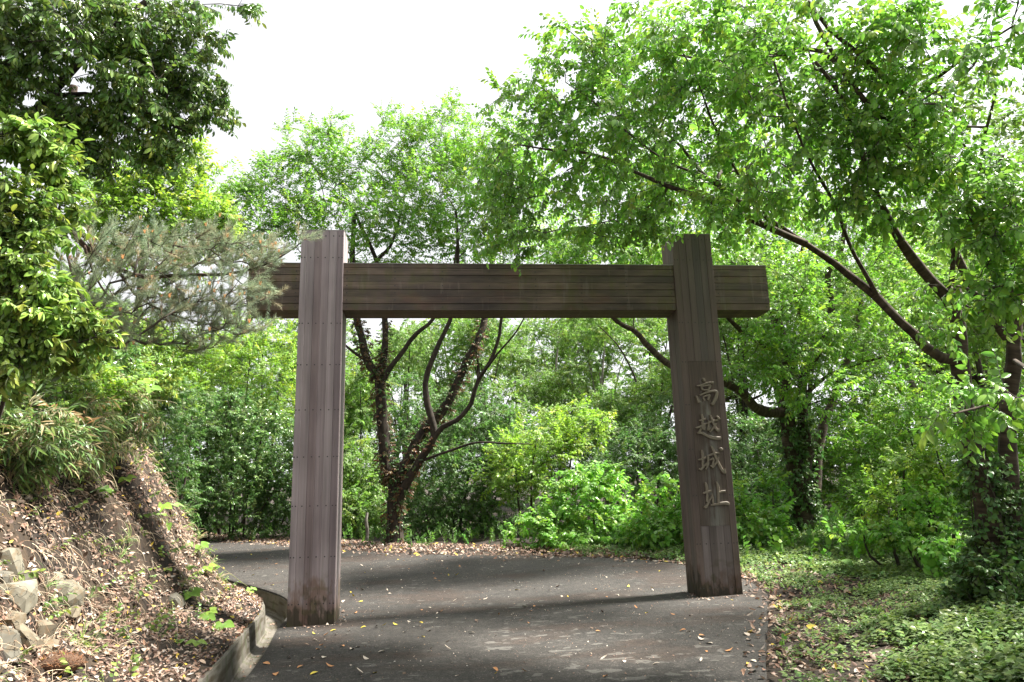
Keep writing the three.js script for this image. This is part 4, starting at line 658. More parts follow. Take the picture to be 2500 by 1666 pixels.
// ---------------------------------------------------------------- the wood behind
{
  const specs = [
    { seed: 201, h: 11, r: 3.2, bark: BARK.dark, k: 'wood' }, { seed: 202, h: 12.5, r: 3.0, bark: BARK.pale, k: 'wood' }, { seed: 203, h: 10, r: 3.4, bark: BARK.dark, k: 'wood' },
  ];
  const GR = 'wood behind the gate', LB = ['upright dark-trunked broadleaf tree of the wood behind the gate', 'tall pale-trunked broadleaf tree of the wood behind the gate', 'low wide-crowned dark-trunked tree of the wood behind the gate'];
  const protos = specs.map((s, si) => {
    reseed(s.seed); const limbs = [{ p: [V(0, -0.3, 0), V(rr(-0.2, 0.2), s.h * 0.25, rr(-0.2, 0.2)), V(rr(-0.5, 0.5), s.h * 0.5, rr(-0.5, 0.5)), V(rr(-0.5, 0.5), s.h * 0.85, rr(-0.5, 0.5))], r: [0.2, 0.04], flare: 0.3 }], bl = [];
    for (let k = 0; k < 7; k++) { const a = k * 2.4 + rr(-0.4, 0.4), q = rr(0.4, 1) * s.r, y = s.h * rr(0.38, 0.9), c = V(Math.cos(a) * q, y, Math.sin(a) * q); bl.push({ c, r: V(rr(1.1, 1.7), rr(0.8, 1.3), rr(1.1, 1.7)), n: 60 }); limbs.push({ p: [V(0, s.h * rr(0.2, 0.5), 0), c.clone().multiplyScalar(0.5).add(V(0, y * 0.3, 0)), c], r: [0.08, 0.02] }); }
    bl.push({ c: V(0, s.h * 0.9, 0), r: V(1.5, 1.2, 1.5), n: 60 });
    return tree({ seed: s.seed, name: 'woodland_tree', label: LB[si], group: GR, base: V(0, 0, 0), bark: s.bark, limbs, blobs: bl, ...kind(s.k), per: 2.4, along: 0.6, gap: -0.25, bare: s.h * 0.3, step: 0.5 });
  });
  // where each stands (x, z, size), which of the three it is
  const spots = [[-1.5, -40, 1, 0], [2.5, -43, 0.95, 1], [6.5, -33, 1, 2], [11, -30, 1, 0], [14.5, -26, 0.95, 1], [18.5, -30, 1.1, 2], [-6, -41, 1, 2], [-10.5, -40, 1, 1], [-14.5, -37, 0.9, 0], [-18, -27, 0.8, 2], [-14, -22, 0.6, 0], [9.5, -40, 1.1, 1], [0, -51, 1.1, 2], [-8, -51, 1.1, 0], [16, -40, 1.15, 0], [22, -34, 1.1, 1], [-17, -45, 1, 2], [13, -20.5, 0.8, 2], [17, -22, 0.9, 0], [12.2, -14.5, 0.62, 1], [-22, -40, 0.9, 1], [5, -46, 1.1, 0], [26, -42, 1.1, 2], [4.5, -37, 0.8, 1], [8.5, -27.5, 0.8, 0], [-4, -45, 1, 1], [-12.5, -45, 1, 0], [9.6, -6.4, 0.78, 0, 'broadleaf tree off to the right of the ivied cherry, by the road'], [6.2, -2.2, 0.8, 1, 'broadleaf tree beside the road, behind the viewpoint'], [8.8, -10.9, 0.72, 2, 'broadleaf tree close behind the ivied cherry trunk, over the undergrowth']];
  spots.forEach(([x, z, s, k, own], i) => { const o = i < 3 && false ? protos[k] : (protos[k].used ? protos[k].clone() : protos[k]); if (protos[k].used) { o.name = numbered('woodland_tree'); scene.add(o); } else Object.defineProperty(protos[k], 'used', { value: true, enumerable: false }); o.position.copy(onH(x, z, -0.05)); o.rotation.y = i * 1.7; o.scale.setScalar(s); if (own) { o.userData = { label: own, category: 'tree' }; } });
}

// ---------------------------------------------------------------- ivy on the trunks
reseed(301);
const ivySprays = variants(3, () => spray({ len: 0.16, n: 6, L: 0.06, w: 0.025, col: [0.085, 0.18, 0.035], droop: [0.1, 1.0], tris: 3, shape: 0.6, var: 0.35 }));
const ivyMat = leafMat({ through: 0.4, coat: 0.6, coatRough: 0.3 });
function ivy(label, base, paths, scale, tint) {   // paths: [points, radius at foot, radius at top, sprays]
  const g = thing('climbing_ivy', label, 'ivy', base), list = [], stems = [];
  for (const [P, r0, r1, n] of paths) {
    const c = new THREE.CatmullRomCurve3(P), T = V();
    for (let k = 0; k < n; k++) { const t = Math.pow(rnd(), 1.25), p = c.getPoint(t), a = rr(0, 6.283); c.getTangent(t, T); const s = V().crossVectors(T, V(0, 0, 1)).normalize(), q = V().crossVectors(T, s), out = s.multiplyScalar(Math.cos(a)).addScaledVector(q, Math.sin(a)), r = (r0 + (r1 - r0) * t) * rr(0.95, 1.25); list.push({ p: p.addScaledVector(out, r).sub(base), d: out.clone().multiplyScalar(0.7).add(V(rr(-0.5, 0.5), rr(-0.7, 0.4), rr(-0.5, 0.5))), s: scale * rr(0.7, 1.4), roll: rr(-0.5, 0.5) }); }
    for (let k = 0; k < 3; k++) { const a0 = rr(0, 6.28), Q = []; for (let i = 0; i <= 14; i++) { const t = i / 14 * 0.95, p = c.getPoint(t), a = a0 + 0.9 * Math.sin(t * 5 + k), r = (r0 + (r1 - r0) * t) * 1.04; Q.push(p.add(V(Math.cos(a) * r, 0, Math.sin(a) * r)).sub(base)); } stems.push(tube(Q, Q.map((_, i) => 0.014 * (1 - i / 18)), 5)); }
  }
  part('stem', mergeGeometries(stems), twigMat, g); scatter('foliage', ivySprays, ivyMat, list, g, () => tint ? tint() : vary([1, 1, 1], 0.2));
}
ivy('green ivy over the forked foot of the cherry beside the ground cover', onH(5.55, -9.2), [[[onH(5.55, -9.2, -0.1), at(2425, 1380, 9.2), at(2405, 1220, 9.1), at(2378, 1090, 9)], 0.2, 0.12, 420], [[onH(5.75, -9.2, -0.1), at(2470, 1330, 9.2), at(2462, 1150, 9.1)], 0.2, 0.14, 330]], 1.05);
ivy('green ivy climbing the second cherry beyond the right post', onH(7.1, -18.8), [[[onH(7.1, -18.8, 0), at(1950, 1200, 18.7), at(1932, 1096, 18.6), at(1919, 980, 18.5)], 0.26, 0.18, 380], [px([[1958, 1230, 18.7], [1968, 1100, 18.6], [1960, 1010, 18.5]]), 0.2, 0.15, 160]], 1.5);
ivy('rusty brown ivy wrapped round the many-stemmed tree behind the bend', onH(-3.5, -21.6), [
  [[onH(-3.5, -21.6, 0), at(963, 1250, 21.6), at(960, 1166, 21.6), at(945, 1143, 21.6), at(937, 1066, 21.5), at(929, 974, 21.4), at(924, 921, 21.4), at(899, 886, 21.3), at(884, 829, 21.2), at(872, 783, 21.2)], 0.235, 0.12, 700],
  [px([[962, 1180, 21.6], [998, 1124, 21.6], [1029, 1059, 21.7], [1075, 1013, 21.8], [1109, 951, 21.9], [1136, 890, 22], [1163, 837, 22.1], [1182, 785, 22.2]]), 0.165, 0.12, 520],
  [px([[966, 1240, 21.5], [983, 1200, 21.4], [1021, 1131, 21.2], [1060, 1066, 21]]), 0.13, 0.1, 140], [px([[924, 921, 21.4], [937, 875, 21.4], [939, 783, 21.3]]), 0.11, 0.09, 160]], 1.0, () => rnd() < 0.62 ? [1.5 * rr(0.7, 1.3), 0.42 * rr(0.7, 1.2), 0.6] : vary([0.8, 0.8, 0.8], 0.2));

bush({ seed: 305, name: 'ivy_mound', label: 'dark mound of ivy and weeds round the foot of the ivied cherry', x: 5.9, z: -8.9, spots: [[2440, 1430, 70, 90, 8.9, 130], [2480, 1540, 60, 60, 8.4, 90], [2390, 1500, 50, 50, 9.0, 60], [2350, 1420, 40, 40, 9.4, 40]], sprays: ivySprays, mat: ivyMat, scale: 1.2, per: 3, r: 0.012, gap: -0.5 });
// ---------------------------------------------------------------- leaf litter
reseed(311);
const dryLeaf = variants(4, i => new Buf().leaf(V(0, 0, -0.5), V(0, 0, 1), V(0, 1, 0), 1, [0.2, 0.26, 0.3, 0.17][i], [1, 1, 1], 4, [0.5, -0.4, 0.25, 0.7][i], [0.35, -0.3, 0.15, -0.5][i], 0.9).geo());
const litterMat = new THREE.MeshPhysicalMaterial({ color: white, vertexColors: true, side: THREE.DoubleSide, roughness: 1, transmission: 0.18, thickness: 0, clearcoat: 0.15, clearcoatRoughness: 0.5 });
const DRY = [[0.20, 0.11, 0.075], [0.32, 0.205, 0.145], [0.42, 0.32, 0.245], [0.50, 0.41, 0.34], [0.24, 0.135, 0.095], [0.34, 0.235, 0.175], [0.13, 0.075, 0.055], [0.15, 0.095, 0.065], [0.19, 0.125, 0.09], [0.26, 0.18, 0.13]];
const dryTint = () => rnd() < 0.035 ? vary([0.62, 0.45, 0.06], 0.15) : vary(pick(DRY), 0.2);
const layLeaf = (x, z, s, lift = 0.012) => { const n = normalH(x, z), d = V(rr(-1, 1), 0, rr(-1, 1)).normalize(); d.addScaledVector(n, -d.dot(n)); const up = n.clone().add(V(rr(-0.6, 0.6), 0, rr(-0.6, 0.6))).normalize(); return { p: onH(x, z).addScaledVector(n, lift * rr(0.3, 2.2)), d: d.addScaledVector(n, rr(-0.35, 0.45)), up, s }; };
function stuffThing(name, label, category) { const g = thing(name, label, category, V(0, 0, 0)); g.userData.kind = 'stuff'; return g; }
{
  const bank = [], right = [], strip = [];
  while (bank.length < 24000) { const x = rr(-9.5, -2.4), z = rr(-16.5, -5), [s] = signedTo(DITCH, x, z); if (s < 0.24) continue; const e = s - 0.27, dens = 1 - 0.72 * smooth(1.8, 3.6, e); if (rnd() > dens * (0.55 + 0.45 * n2(x * 1.1, z * 1.1))) continue; bank.push(layLeaf(x, z, 0.03 + 0.075 * rnd() * rnd() + 0.01 * rnd(), 0.02)); }
  while (right.length < 6500) { const x = rr(0.5, 9.5), z = rr(-17.5, -4), [s] = signedTo(OUTER, x, z); if (s > 0.22 || (s > -0.03 && rnd() < 0.72)) continue; const q = -s; if (rnd() > (0.95 - 0.75 * smooth(0.6, 2.6, q)) * (0.6 + 0.5 * n2(x * 0.9, z * 0.9 + 30))) continue; { const e = layLeaf(x, z, rr(0.05, 0.12) * (rnd() < 0.04 ? 1.5 : 1)); if (s > -0.1) e.p.y = Math.max(e.p.y, G(x, z) + 0.035); right.push(e); } }
  while (strip.length < 5200) { const t = rnd(), k = Math.floor((0.42 + 0.5 * t) * OUTER.length), [x0, z0] = OUTER[Math.min(k, OUTER.length - 1)], q = rr(-0.25, 1) * 1.7, a = OUTER[Math.min(k + 1, OUTER.length - 1)], dx = a[0] - x0, dz = a[1] - z0, l = Math.hypot(dx, dz) || 1, x = x0 - dz / l * q, z = z0 + dx / l * q; if (q < 0 && rnd() < 0.75) continue; const e = layLeaf(x, z, rr(0.06, 0.13), 0.02); e.p.y = Math.max(e.p.y, G(x, z) + 0.03); strip.push(e); }
  scatter('leaf_litter', dryLeaf, litterMat, bank, stuffThing('leaf_litter', 'brown and tan fallen leaves covering the sunlit bank', 'leaf litter'), dryTint);
  scatter('leaf_litter', dryLeaf, litterMat, right, stuffThing('leaf_litter', 'pale dry leaves scattered over the ground beside the right edge of the road', 'leaf litter'), dryTint);
  scatter('leaf_litter', dryLeaf, litterMat, strip, stuffThing('leaf_litter', 'strip of dry leaves along the far edge of the road bend', 'leaf litter'), dryTint);
  // dry stalks and straw on the bank
  reseed(317); const straw = variants(3, () => { const b = new Buf(); let p = V(0, 0, 0), d = V(0, 0.2, 1); for (let k = 0; k < 5; k++) { const q = p.clone().addScaledVector(d.normalize(), 0.2); b.stem(p, q, 0.012 * (1 - k / 7), 0.012 * (1 - (k + 1) / 7), [1, 1, 1], 3); p = q; d.add(V(rr(-0.25, 0.25), rr(-0.4, 0.1), 0)); } return b.geo(); });
  const L = []; while (L.length < 6500) { const x = rr(-9, -3), z = rr(-16.5, -6), [s] = signedTo(DITCH, x, z); if (s < 0.7) continue; if (rnd() > smooth(0.6, 1.8, s)) continue; const n = normalH(x, z), d = V(n.x * 0.6 + rr(-0.7, 0.7), -0.55 + rr(-0.3, 0.6), rr(-0.7, 0.7)); d.addScaledVector(n, -d.dot(n) + rr(0, 0.5)); L.push({ p: onH(x, z, 0.02), d, s: rr(0.12, 0.34) }); }
  scatter('straw', straw, new THREE.MeshStandardMaterial({ vertexColors: true, roughness: 0.9 }), L, stuffThing('dead_straw', 'pale dead grass stalks matted on the steep bank', 'straw'), () => vary(pick([[0.46, 0.36, 0.25], [0.34, 0.24, 0.16], [0.55, 0.46, 0.34], [0.24, 0.15, 0.10]]), 0.2));
}

// ---------------------------------------------------------------- green things on the bank
reseed(331);
const tuft = variants(3, () => { const b = new Buf(); for (let k = 0; k < 16; k++) { const a = rr(0, 6.283), o = V(rr(-0.04, 0.04), 0, rr(-0.04, 0.04)), L = rr(0.5, 1); let p = o, d = V(Math.cos(a) * rr(0.1, 0.5), 1, Math.sin(a) * rr(0.1, 0.5)).normalize(); const c = vary(rnd() < 0.35 ? [0.5, 0.42, 0.25] : [0.20, 0.31, 0.07], 0.25), s = V(-Math.sin(a), 0, Math.cos(a)); let w = 0.011; for (let m = 0; m < 4; m++) { const q = p.clone().addScaledVector(d, L / 4), w2 = m === 3 ? 0.001 : w * 0.8, i = b.p.length / 3; for (const [v, ww] of [[p, -w], [p, w], [q, -w2], [q, w2]]) { const x = v.clone().addScaledVector(s, ww); b.p.push(x.x, x.y, x.z); b.c.push(...c); } b.i.push(i, i + 1, i + 2, i + 1, i + 3, i + 2); p = q; w = w2; d.add(V(Math.cos(a) * 0.35, -0.28, Math.sin(a) * 0.35)).normalize(); } } const g = b.geo(); g.rotateX(Math.PI / 2); return g; });
const grassMat = leafMat({ through: 0.45, coat: 0.15, coatRough: 0.5 });
const herb = variants(4, () => spray({ len: 0.2, n: 8, L: 0.06, w: 0.017, col: [0.19, 0.29, 0.06], droop: [-0.2, 0.7], tris: 3, var: 0.35 }));
{
  const T = [], S = [];
  while (T.length < 1000) { const x = rr(-10, -3.2), z = rr(-17, -6), [s] = signedTo(DITCH, x, z), e = s - 0.27; if (e < 0.7 || rnd() > 0.06 + smooth(2.0, 3.4, e)) continue; const n = normalH(x, z); T.push({ p: onH(x, z, -0.01), d: V(n.x * 0.7 + rr(-0.3, 0.3), 0.9, n.z * 0.7 + rr(-0.3, 0.3)), up: V(rr(-1, 1), 0, rr(-1, 1)), s: rr(0.22, 0.5) }); }
  while (S.length < 2600) { const x = rr(-10, -3.2), z = rr(-17, -6), [s] = signedTo(DITCH, x, z), e = s - 0.27, nn = n2(x * 1.3 + 40, z * 1.3); if (e < 0.5 || rnd() > 0.10 * (nn > 0.1 ? 2.6 : 0.5) + 0.9 * smooth(2.1, 3.3, e)) continue; const n = normalH(x, z); S.push({ p: onH(x, z, 0.01), d: n.clone().add(V(rr(-0.9, 0.9), rr(-0.2, 0.5), rr(-0.9, 0.9))), s: rr(0.6, 1.5), roll: rr(-1, 1), k: Math.floor(rnd() * 9) }); }
  scatter('grass', tuft, grassMat, T, stuffThing('bank_grass', 'long green and straw coloured grass on the upper bank', 'grass'), () => vary([1, 1, 1], 0.2));
  scatter('herbs', herb, leafMat({ through: 0.42, coat: 0.7, coatRough: 0.3 }), S, stuffThing('bank_herbs', 'small leafy green plants sprouting through the litter of the bank', 'plants'), () => vary([1, 1, 1], 0.25));
}
const onBank = (x, y) => hit(x, y, 30);
// scrub and bamboo grass standing on the upper slope
reseed(399);
const sasa = { sprays: variants(4, () => spray({ len: 0.30, n: 9, L: 0.17, w: 0.011, col: rnd() < 0.3 ? [0.38, 0.33, 0.18] : [0.13, 0.22, 0.05], droop: [-0.3, 0.9], tris: 3, var: 0.4, twig: [0.3, 0.25, 0.12] })), mat: leafMat({ through: 0.4, coat: 0.7, coatRough: 0.3 }) };
const shrubLabels = ['bamboo grass clump at the rim of the rocky outcrop', 'leafy light green shrub on the slope under the glossy shrub', 'olive bamboo grass on the slope beneath the pine branch', 'dense small-leaved shrub on the steep slope above the outcrop', 'straw-mixed bamboo grass clump high on the bank', 'pale green scrub growing above the straw of the bank', 'bamboo grass clump at the outer shoulder of the bank', 'dark leafy shrub tucked behind the shoulder of the bank', 'bright green shrub on the shoulder of the bank below the pine branch', 'low bamboo grass clump in the litter of the mid slope', 'small leafy shrub between bamboo grass clumps of the slope', 'tall bamboo grass clump below the glossy shrub'];
[[20, 1110, 's'], [60, 1000, 'p'], [215, 1010, 's'], [35, 1060, 'p'], [120, 1060, 's'], [165, 1000, 'l'], [250, 1060, 's'], [215, 930, 'g'], [260, 980, 'l'], [170, 1130, 's'], [110, 980, 'p'], [60, 1150, 's']].forEach(([x, y, k], i) => {
  const p = onBank(x, y), n = normalH(p.x, p.z), r = rr(0.34, 0.5), base = onH(p.x, p.z), c = p.clone().addScaledVector(n, 0.3).add(V(0, 0.12, 0)), K = k === 's' ? sasa : KIND[{ p: 'privet', l: 'lime', g: 'glossy' }[k]];
  tree({ seed: 420 + i, name: k === 's' ? 'bamboo_grass' : 'bank_shrub', cat: k === 's' ? 'bamboo grass' : 'shrub', label: shrubLabels[i], base, bark: BARK.dark, foliage: 'foliage', limbs: [0, 1, 2].map(() => ({ p: [base.clone().add(V(rr(-0.1, 0.1), -0.05, rr(-0.1, 0.1))), c.clone().add(V(rr(-0.15, 0.15), 0, rr(-0.15, 0.15)))], r: [0.010, 0.005], name: 'stem' })), blobs: [{ c, r: V(r * 1.2, r * 0.85, r), n: 55 }], sprays: K.sprays, mat: K.mat, per: 2.2, along: 0.8, gap: -0.6, bare: 0.05, step: 0.1, scale: k === 's' ? 1 : 0.75, droop: 0.1, spread: 0.9 });
});

// trailing vines with broad leaves in threes
reseed(341);
const broad = (L, col) => { const b = new Buf(); b.stem(V(0, 0, 0), V(0, 0.06, 0.08), 0.003, 0.002, [0.2, 0.3, 0.08]); const o = V(0, 0.06, 0.08); for (const a of [0, 1.25, -1.25]) b.leaf(o, V(Math.sin(a), -0.05, Math.cos(a)).normalize(), V(rr(-0.3, 0.3), 1, 0.2).normalize(), L, L * 0.42, vary(col, 0.12), 5, 0.22, 0.2, 0.6); return b.geo(); };
const broadG = [broad(0.10, [0.26, 0.46, 0.05]), broad(0.085, [0.30, 0.48, 0.07]), broad(0.11, [0.20, 0.38, 0.05])], broadMat = leafMat({ through: 0.55, coat: 0.3, coatRough: 0.4 });
[['broad green vine leaves hanging over the drain from the foot of the bank', [[520, 1390], [545, 1420], [600, 1450], [620, 1452], [480, 1345], [470, 1338], [505, 1392]]], ['broad green vine leaves on the litter halfway up the bank', [[460, 1460], [480, 1475], [440, 1405], [420, 1400], [455, 1430], [500, 1505], [520, 1510]]], ['pale green vine leaves along the outer slope of the bank', [[350, 1150], [345, 1165], [395, 1225], [405, 1240], [415, 1250], [385, 1270], [425, 1285]]], ['broad green vine leaves by the concrete edge of the drain', [[555, 1535], [545, 1540], [600, 1545], [480, 1585], [470, 1580]]], ['green vine leaves among the straw below the crest of the bank', [[250, 1210], [265, 1215], [180, 1130], [275, 1170], [305, 1180], [260, 1165], [185, 1215]]], ['bright vine leaves reaching up from the crest of the bank', [[265, 910], [290, 920], [330, 960], [355, 965], [340, 945], [230, 890]]]].forEach(([label, pts], i) => {
  const P = pts.map(([x, y]) => i === 5 ? at(x, y, 11) : onBank(x, y)), g = thing('trailing_vine', label, 'vine', P[0].clone());
  const c = P.length > 2 ? new THREE.CatmullRomCurve3(P.map((p, k) => p.clone().sub(P[0]).add(V(0, 0.03 + 0.02 * (k % 2), 0)))) : null; if (c) part('stem', tube(c.getPoints(40), Array(41).fill(0.004), 5), new THREE.MeshStandardMaterial({ color: new THREE.Color(0.16, 0.17, 0.06), roughness: 0.9 }), g);
  P.forEach(p => { const m = part('leaf', pick(broadG), broadMat, g); m.position.copy(p).sub(P[0]).add(V(0, 0.02, 0.02)); m.rotation.set(rr(0.0, 0.6), rr(-2, 2), rr(-0.3, 0.3)); m.scale.setScalar(rr(1.1, 1.8)); });
});
// arching dry grass at the crest
const strawMat = new THREE.MeshStandardMaterial({ color: new THREE.Color(0.52, 0.44, 0.29), roughness: 0.9 });
const greenBlade = new THREE.MeshStandardMaterial({ color: new THREE.Color(0.22, 0.33, 0.09), roughness: 0.8 });
{
  const arcs = (label, foot, list) => { const F0 = at(...foot), g = thing('arching_grass', label, 'grass', F0); list.forEach(([pts, m, r]) => { const c = new THREE.CatmullRomCurve3(pts.map(p => at(...p).sub(F0))); part('blade', tube(c.getPoints(24), Array.from({ length: 25 }, (_, i) => r * (1 - 0.75 * i / 24)), 4), m, g); }); };
  arcs('pale dry grass stalks arching out from the crest of the bank', [270, 1035, 11.5], [[[[270, 1035, 11.5], [310, 1050, 11.5], [355, 1065, 11.4], [395, 1120, 11.3], [425, 1170, 11.3], [430, 1205, 11.3]], strawMat, 0.006], [[[272, 1037, 11.5], [300, 1055, 11.4], [320, 1085, 11.3], [330, 1115, 11.3]], strawMat, 0.006], [[[270, 1036, 11.5], [295, 1060, 11.4], [312, 1090, 11.3], [322, 1110, 11.3]], strawMat, 0.005], [[[300, 978, 12], [350, 977, 12], [410, 980, 11.9], [432, 987, 11.9], [428, 994, 11.9]], strawMat, 0.005], [[[250, 1120, 11], [270, 1150, 10.9], [285, 1190, 10.9], [288, 1200, 10.9]], strawMat, 0.005], [[[195, 1105, 10.8], [240, 1140, 10.7], [275, 1165, 10.7], [288, 1195, 10.7]], strawMat, 0.005]]);
  arcs('fine green grass blades fanning out from the crest of the bank', [310, 1060, 11.6], [[350, 1035, 420, 1037], [345, 1050, 428, 1052], [340, 1010, 420, 1005], [350, 1075, 405, 1095], [335, 990, 370, 970], [330, 1000, 400, 990], [345, 1065, 410, 1090], [325, 985, 330, 945]].map(([a, b, c, d]) => [[[310, 1060, 11.6], [a, b, 11.6], [c, d, 11.5]], greenBlade, 0.005]));
  arcs('small tuft of green grass at the road end of the bank', [425, 1320, 13.6], [[435, 1300, 480, 1305], [430, 1295, 455, 1300], [420, 1290, 415, 1280], [435, 1310, 470, 1318]].map(([a, b, c, d]) => [[[425, 1320, 13.6], [a, b, 13.6], [c, d, 13.5]], greenBlade, 0.005]));
}

// ---------------------------------------------------------------- rocks in the bank
const rockMap = tex(512, 512, (u, v) => { const a = fbm(u, v, 4, 4, 6, 501), b = fbm(u, v, 14, 14, 4, 511), cr = Math.abs(fbm(u, v, 5, 5, 4, 521) - 0.5); let c = mix3([0.44, 0.41, 0.35], [0.66, 0.63, 0.56], clamp(a * 1.6 - 0.3)); c = mix3(c, [0.50, 0.40, 0.28], clamp((b - 0.55) * 5) * 0.5); return cr < 0.008 ? scl(c, 0.45) : c; }, true);
const rockMats = [[0.60, 0.62, 0.62], [0.50, 0.47, 0.43], [0.42, 0.44, 0.46]].map(c => new THREE.MeshStandardMaterial({ map: rockMap, bumpMap: rockMap, bumpScale: 0.012, roughness: 0.9, color: new THREE.Color(...c) }));
reseed(531);
function rockGeo(w, h, d) {   // a broken stone: the hull of points pushed out towards a block
  const P = []; for (let k = 0; k < 26; k++) { const v = V(rr(-1, 1), rr(-1, 1), rr(-1, 1)).normalize(), m = Math.max(Math.abs(v.x), Math.abs(v.y), Math.abs(v.z)), q = Math.pow(1 / m, 0.55) * rr(0.86, 1.04); P.push(V(v.x * q * w * 0.5, v.y * q * h * 0.5, v.z * q * d * 0.5)); }
  const g = new ConvexGeometry(P), p = g.attributes.position, uv = new Float32Array(p.count * 2), n = g.attributes.normal; for (let i = 0; i < p.count; i++) { const ax = Math.abs(n.getX(i)), ay = Math.abs(n.getY(i)); uv[2 * i] = (ax > 0.6 ? p.getZ(i) : p.getX(i)) * 1.6 + w * 7; uv[2 * i + 1] = (ay > 0.7 ? p.getZ(i) : p.getY(i)) * 1.6 + h * 5; } g.setAttribute('uv', new THREE.BufferAttribute(uv, 2)); return g;
}
const rockGroup = 'rocks in the bank';
[[19, 1375, 42, 58, 'pale angular rock topmost among the rocks at the edge of the bank', 0], [53, 1424, 36, 42, 'square grey rock wedged between two larger pale rocks', 2], [27, 1455, 72, 58, 'largest pale slab of rock jutting from the bank above a mossy hollow', 0], [24, 1516, 50, 32, 'flat tan rock below the jutting slab', 1], [58, 1560, 58, 66, 'broad tan rock with a cracked face low in the bank', 1], [98, 1548, 40, 50, 'tan rock split by a dark crack beside the broad low rock', 1], [16, 1580, 44, 70, 'grey rough rock at the foot of the outcrop', 2], [154, 1448, 56, 52, 'cream boulder with cracked face lying in litter right of the outcrop', 0], [133, 1410, 30, 24, 'small pale rock above the cracked cream boulder', 0], [166, 1496, 48, 24, 'low tan rock half buried in leaves below the cream boulder', 1], [112, 1588, 40, 40, 'brown-tinged rock at the bottom corner of the outcrop', 1], [208, 1530, 22, 18, 'small pale stone in the leaves beyond the outcrop', 0], [420, 1470, 44, 34, 'dark rock in the shaded hollow above the drain', 2], [575, 1482, 26, 12, 'flat brown stone on the litter near the drain', 1], [590, 1560, 32, 18, 'grey stone resting against the drain wall', 2], [2, 1415, 30, 30, 'grey rock partly hidden at the rim of the outcrop', 2]].forEach(([x, y, w, h, label, m]) => {
  const p = onBank(x, y), k = p.length() / F * 1.02, g = rockGeo(w * k * 1.3, h * k * 1.25, Math.min(w, h) * k * 1.3), o = new THREE.Mesh(g, rockMats[m]); o.name = numbered('rock'); o.position.copy(p).add(V(-0.03, -0.02, -0.03)); o.rotation.set(rr(-0.25, 0.25), rr(-0.4, 0.4), rr(-0.3, 0.3)); scene.add(o); tag(o, label, 'rock', rockGroup);
});
{ const p = hit(640, 1612), o = new THREE.Mesh(rockGeo(0.22, 0.045, 0.12), rockMats[0]); o.name = 'stone_slab'; o.position.copy(p).add(V(0, 0.035, 0)); o.rotation.y = 0.3; scene.add(o); tag(o, 'thin pale stone slab lying on the road beside the drain', 'stone'); }
// clump of reddish roots on the leaves
{
  reseed(547); const p = onBank(140, 1622), g = thing('root_clump', 'reddish brown clump of fine roots lying on the leaves', 'root clump', p), b = new Buf();
  for (let k = 0; k < 900; k++) { const a = rr(0, 6.283), q = Math.sqrt(rnd()), o = V(Math.cos(a) * q * 0.26, 0.11 * (1 - q * q) * (0.7 + 0.5 * n2(a * 2, q * 3)), Math.sin(a) * q * 0.13); b.stem(o, o.clone().add(V(rr(-0.05, 0.05), rr(-0.02, 0.035), rr(-0.05, 0.05))), 0.0022, 0.0014, vary([0.20, 0.095, 0.045], 0.35)); }
  part('roots', b.geo(), new THREE.MeshStandardMaterial({ vertexColors: true, roughness: 1 }), g); const m = part('mound', new THREE.SphereGeometry(1, 20, 10), new THREE.MeshStandardMaterial({ color: new THREE.Color(0.09, 0.05, 0.03), roughness: 1 }), g); m.scale.set(0.25, 0.09, 0.12);
}

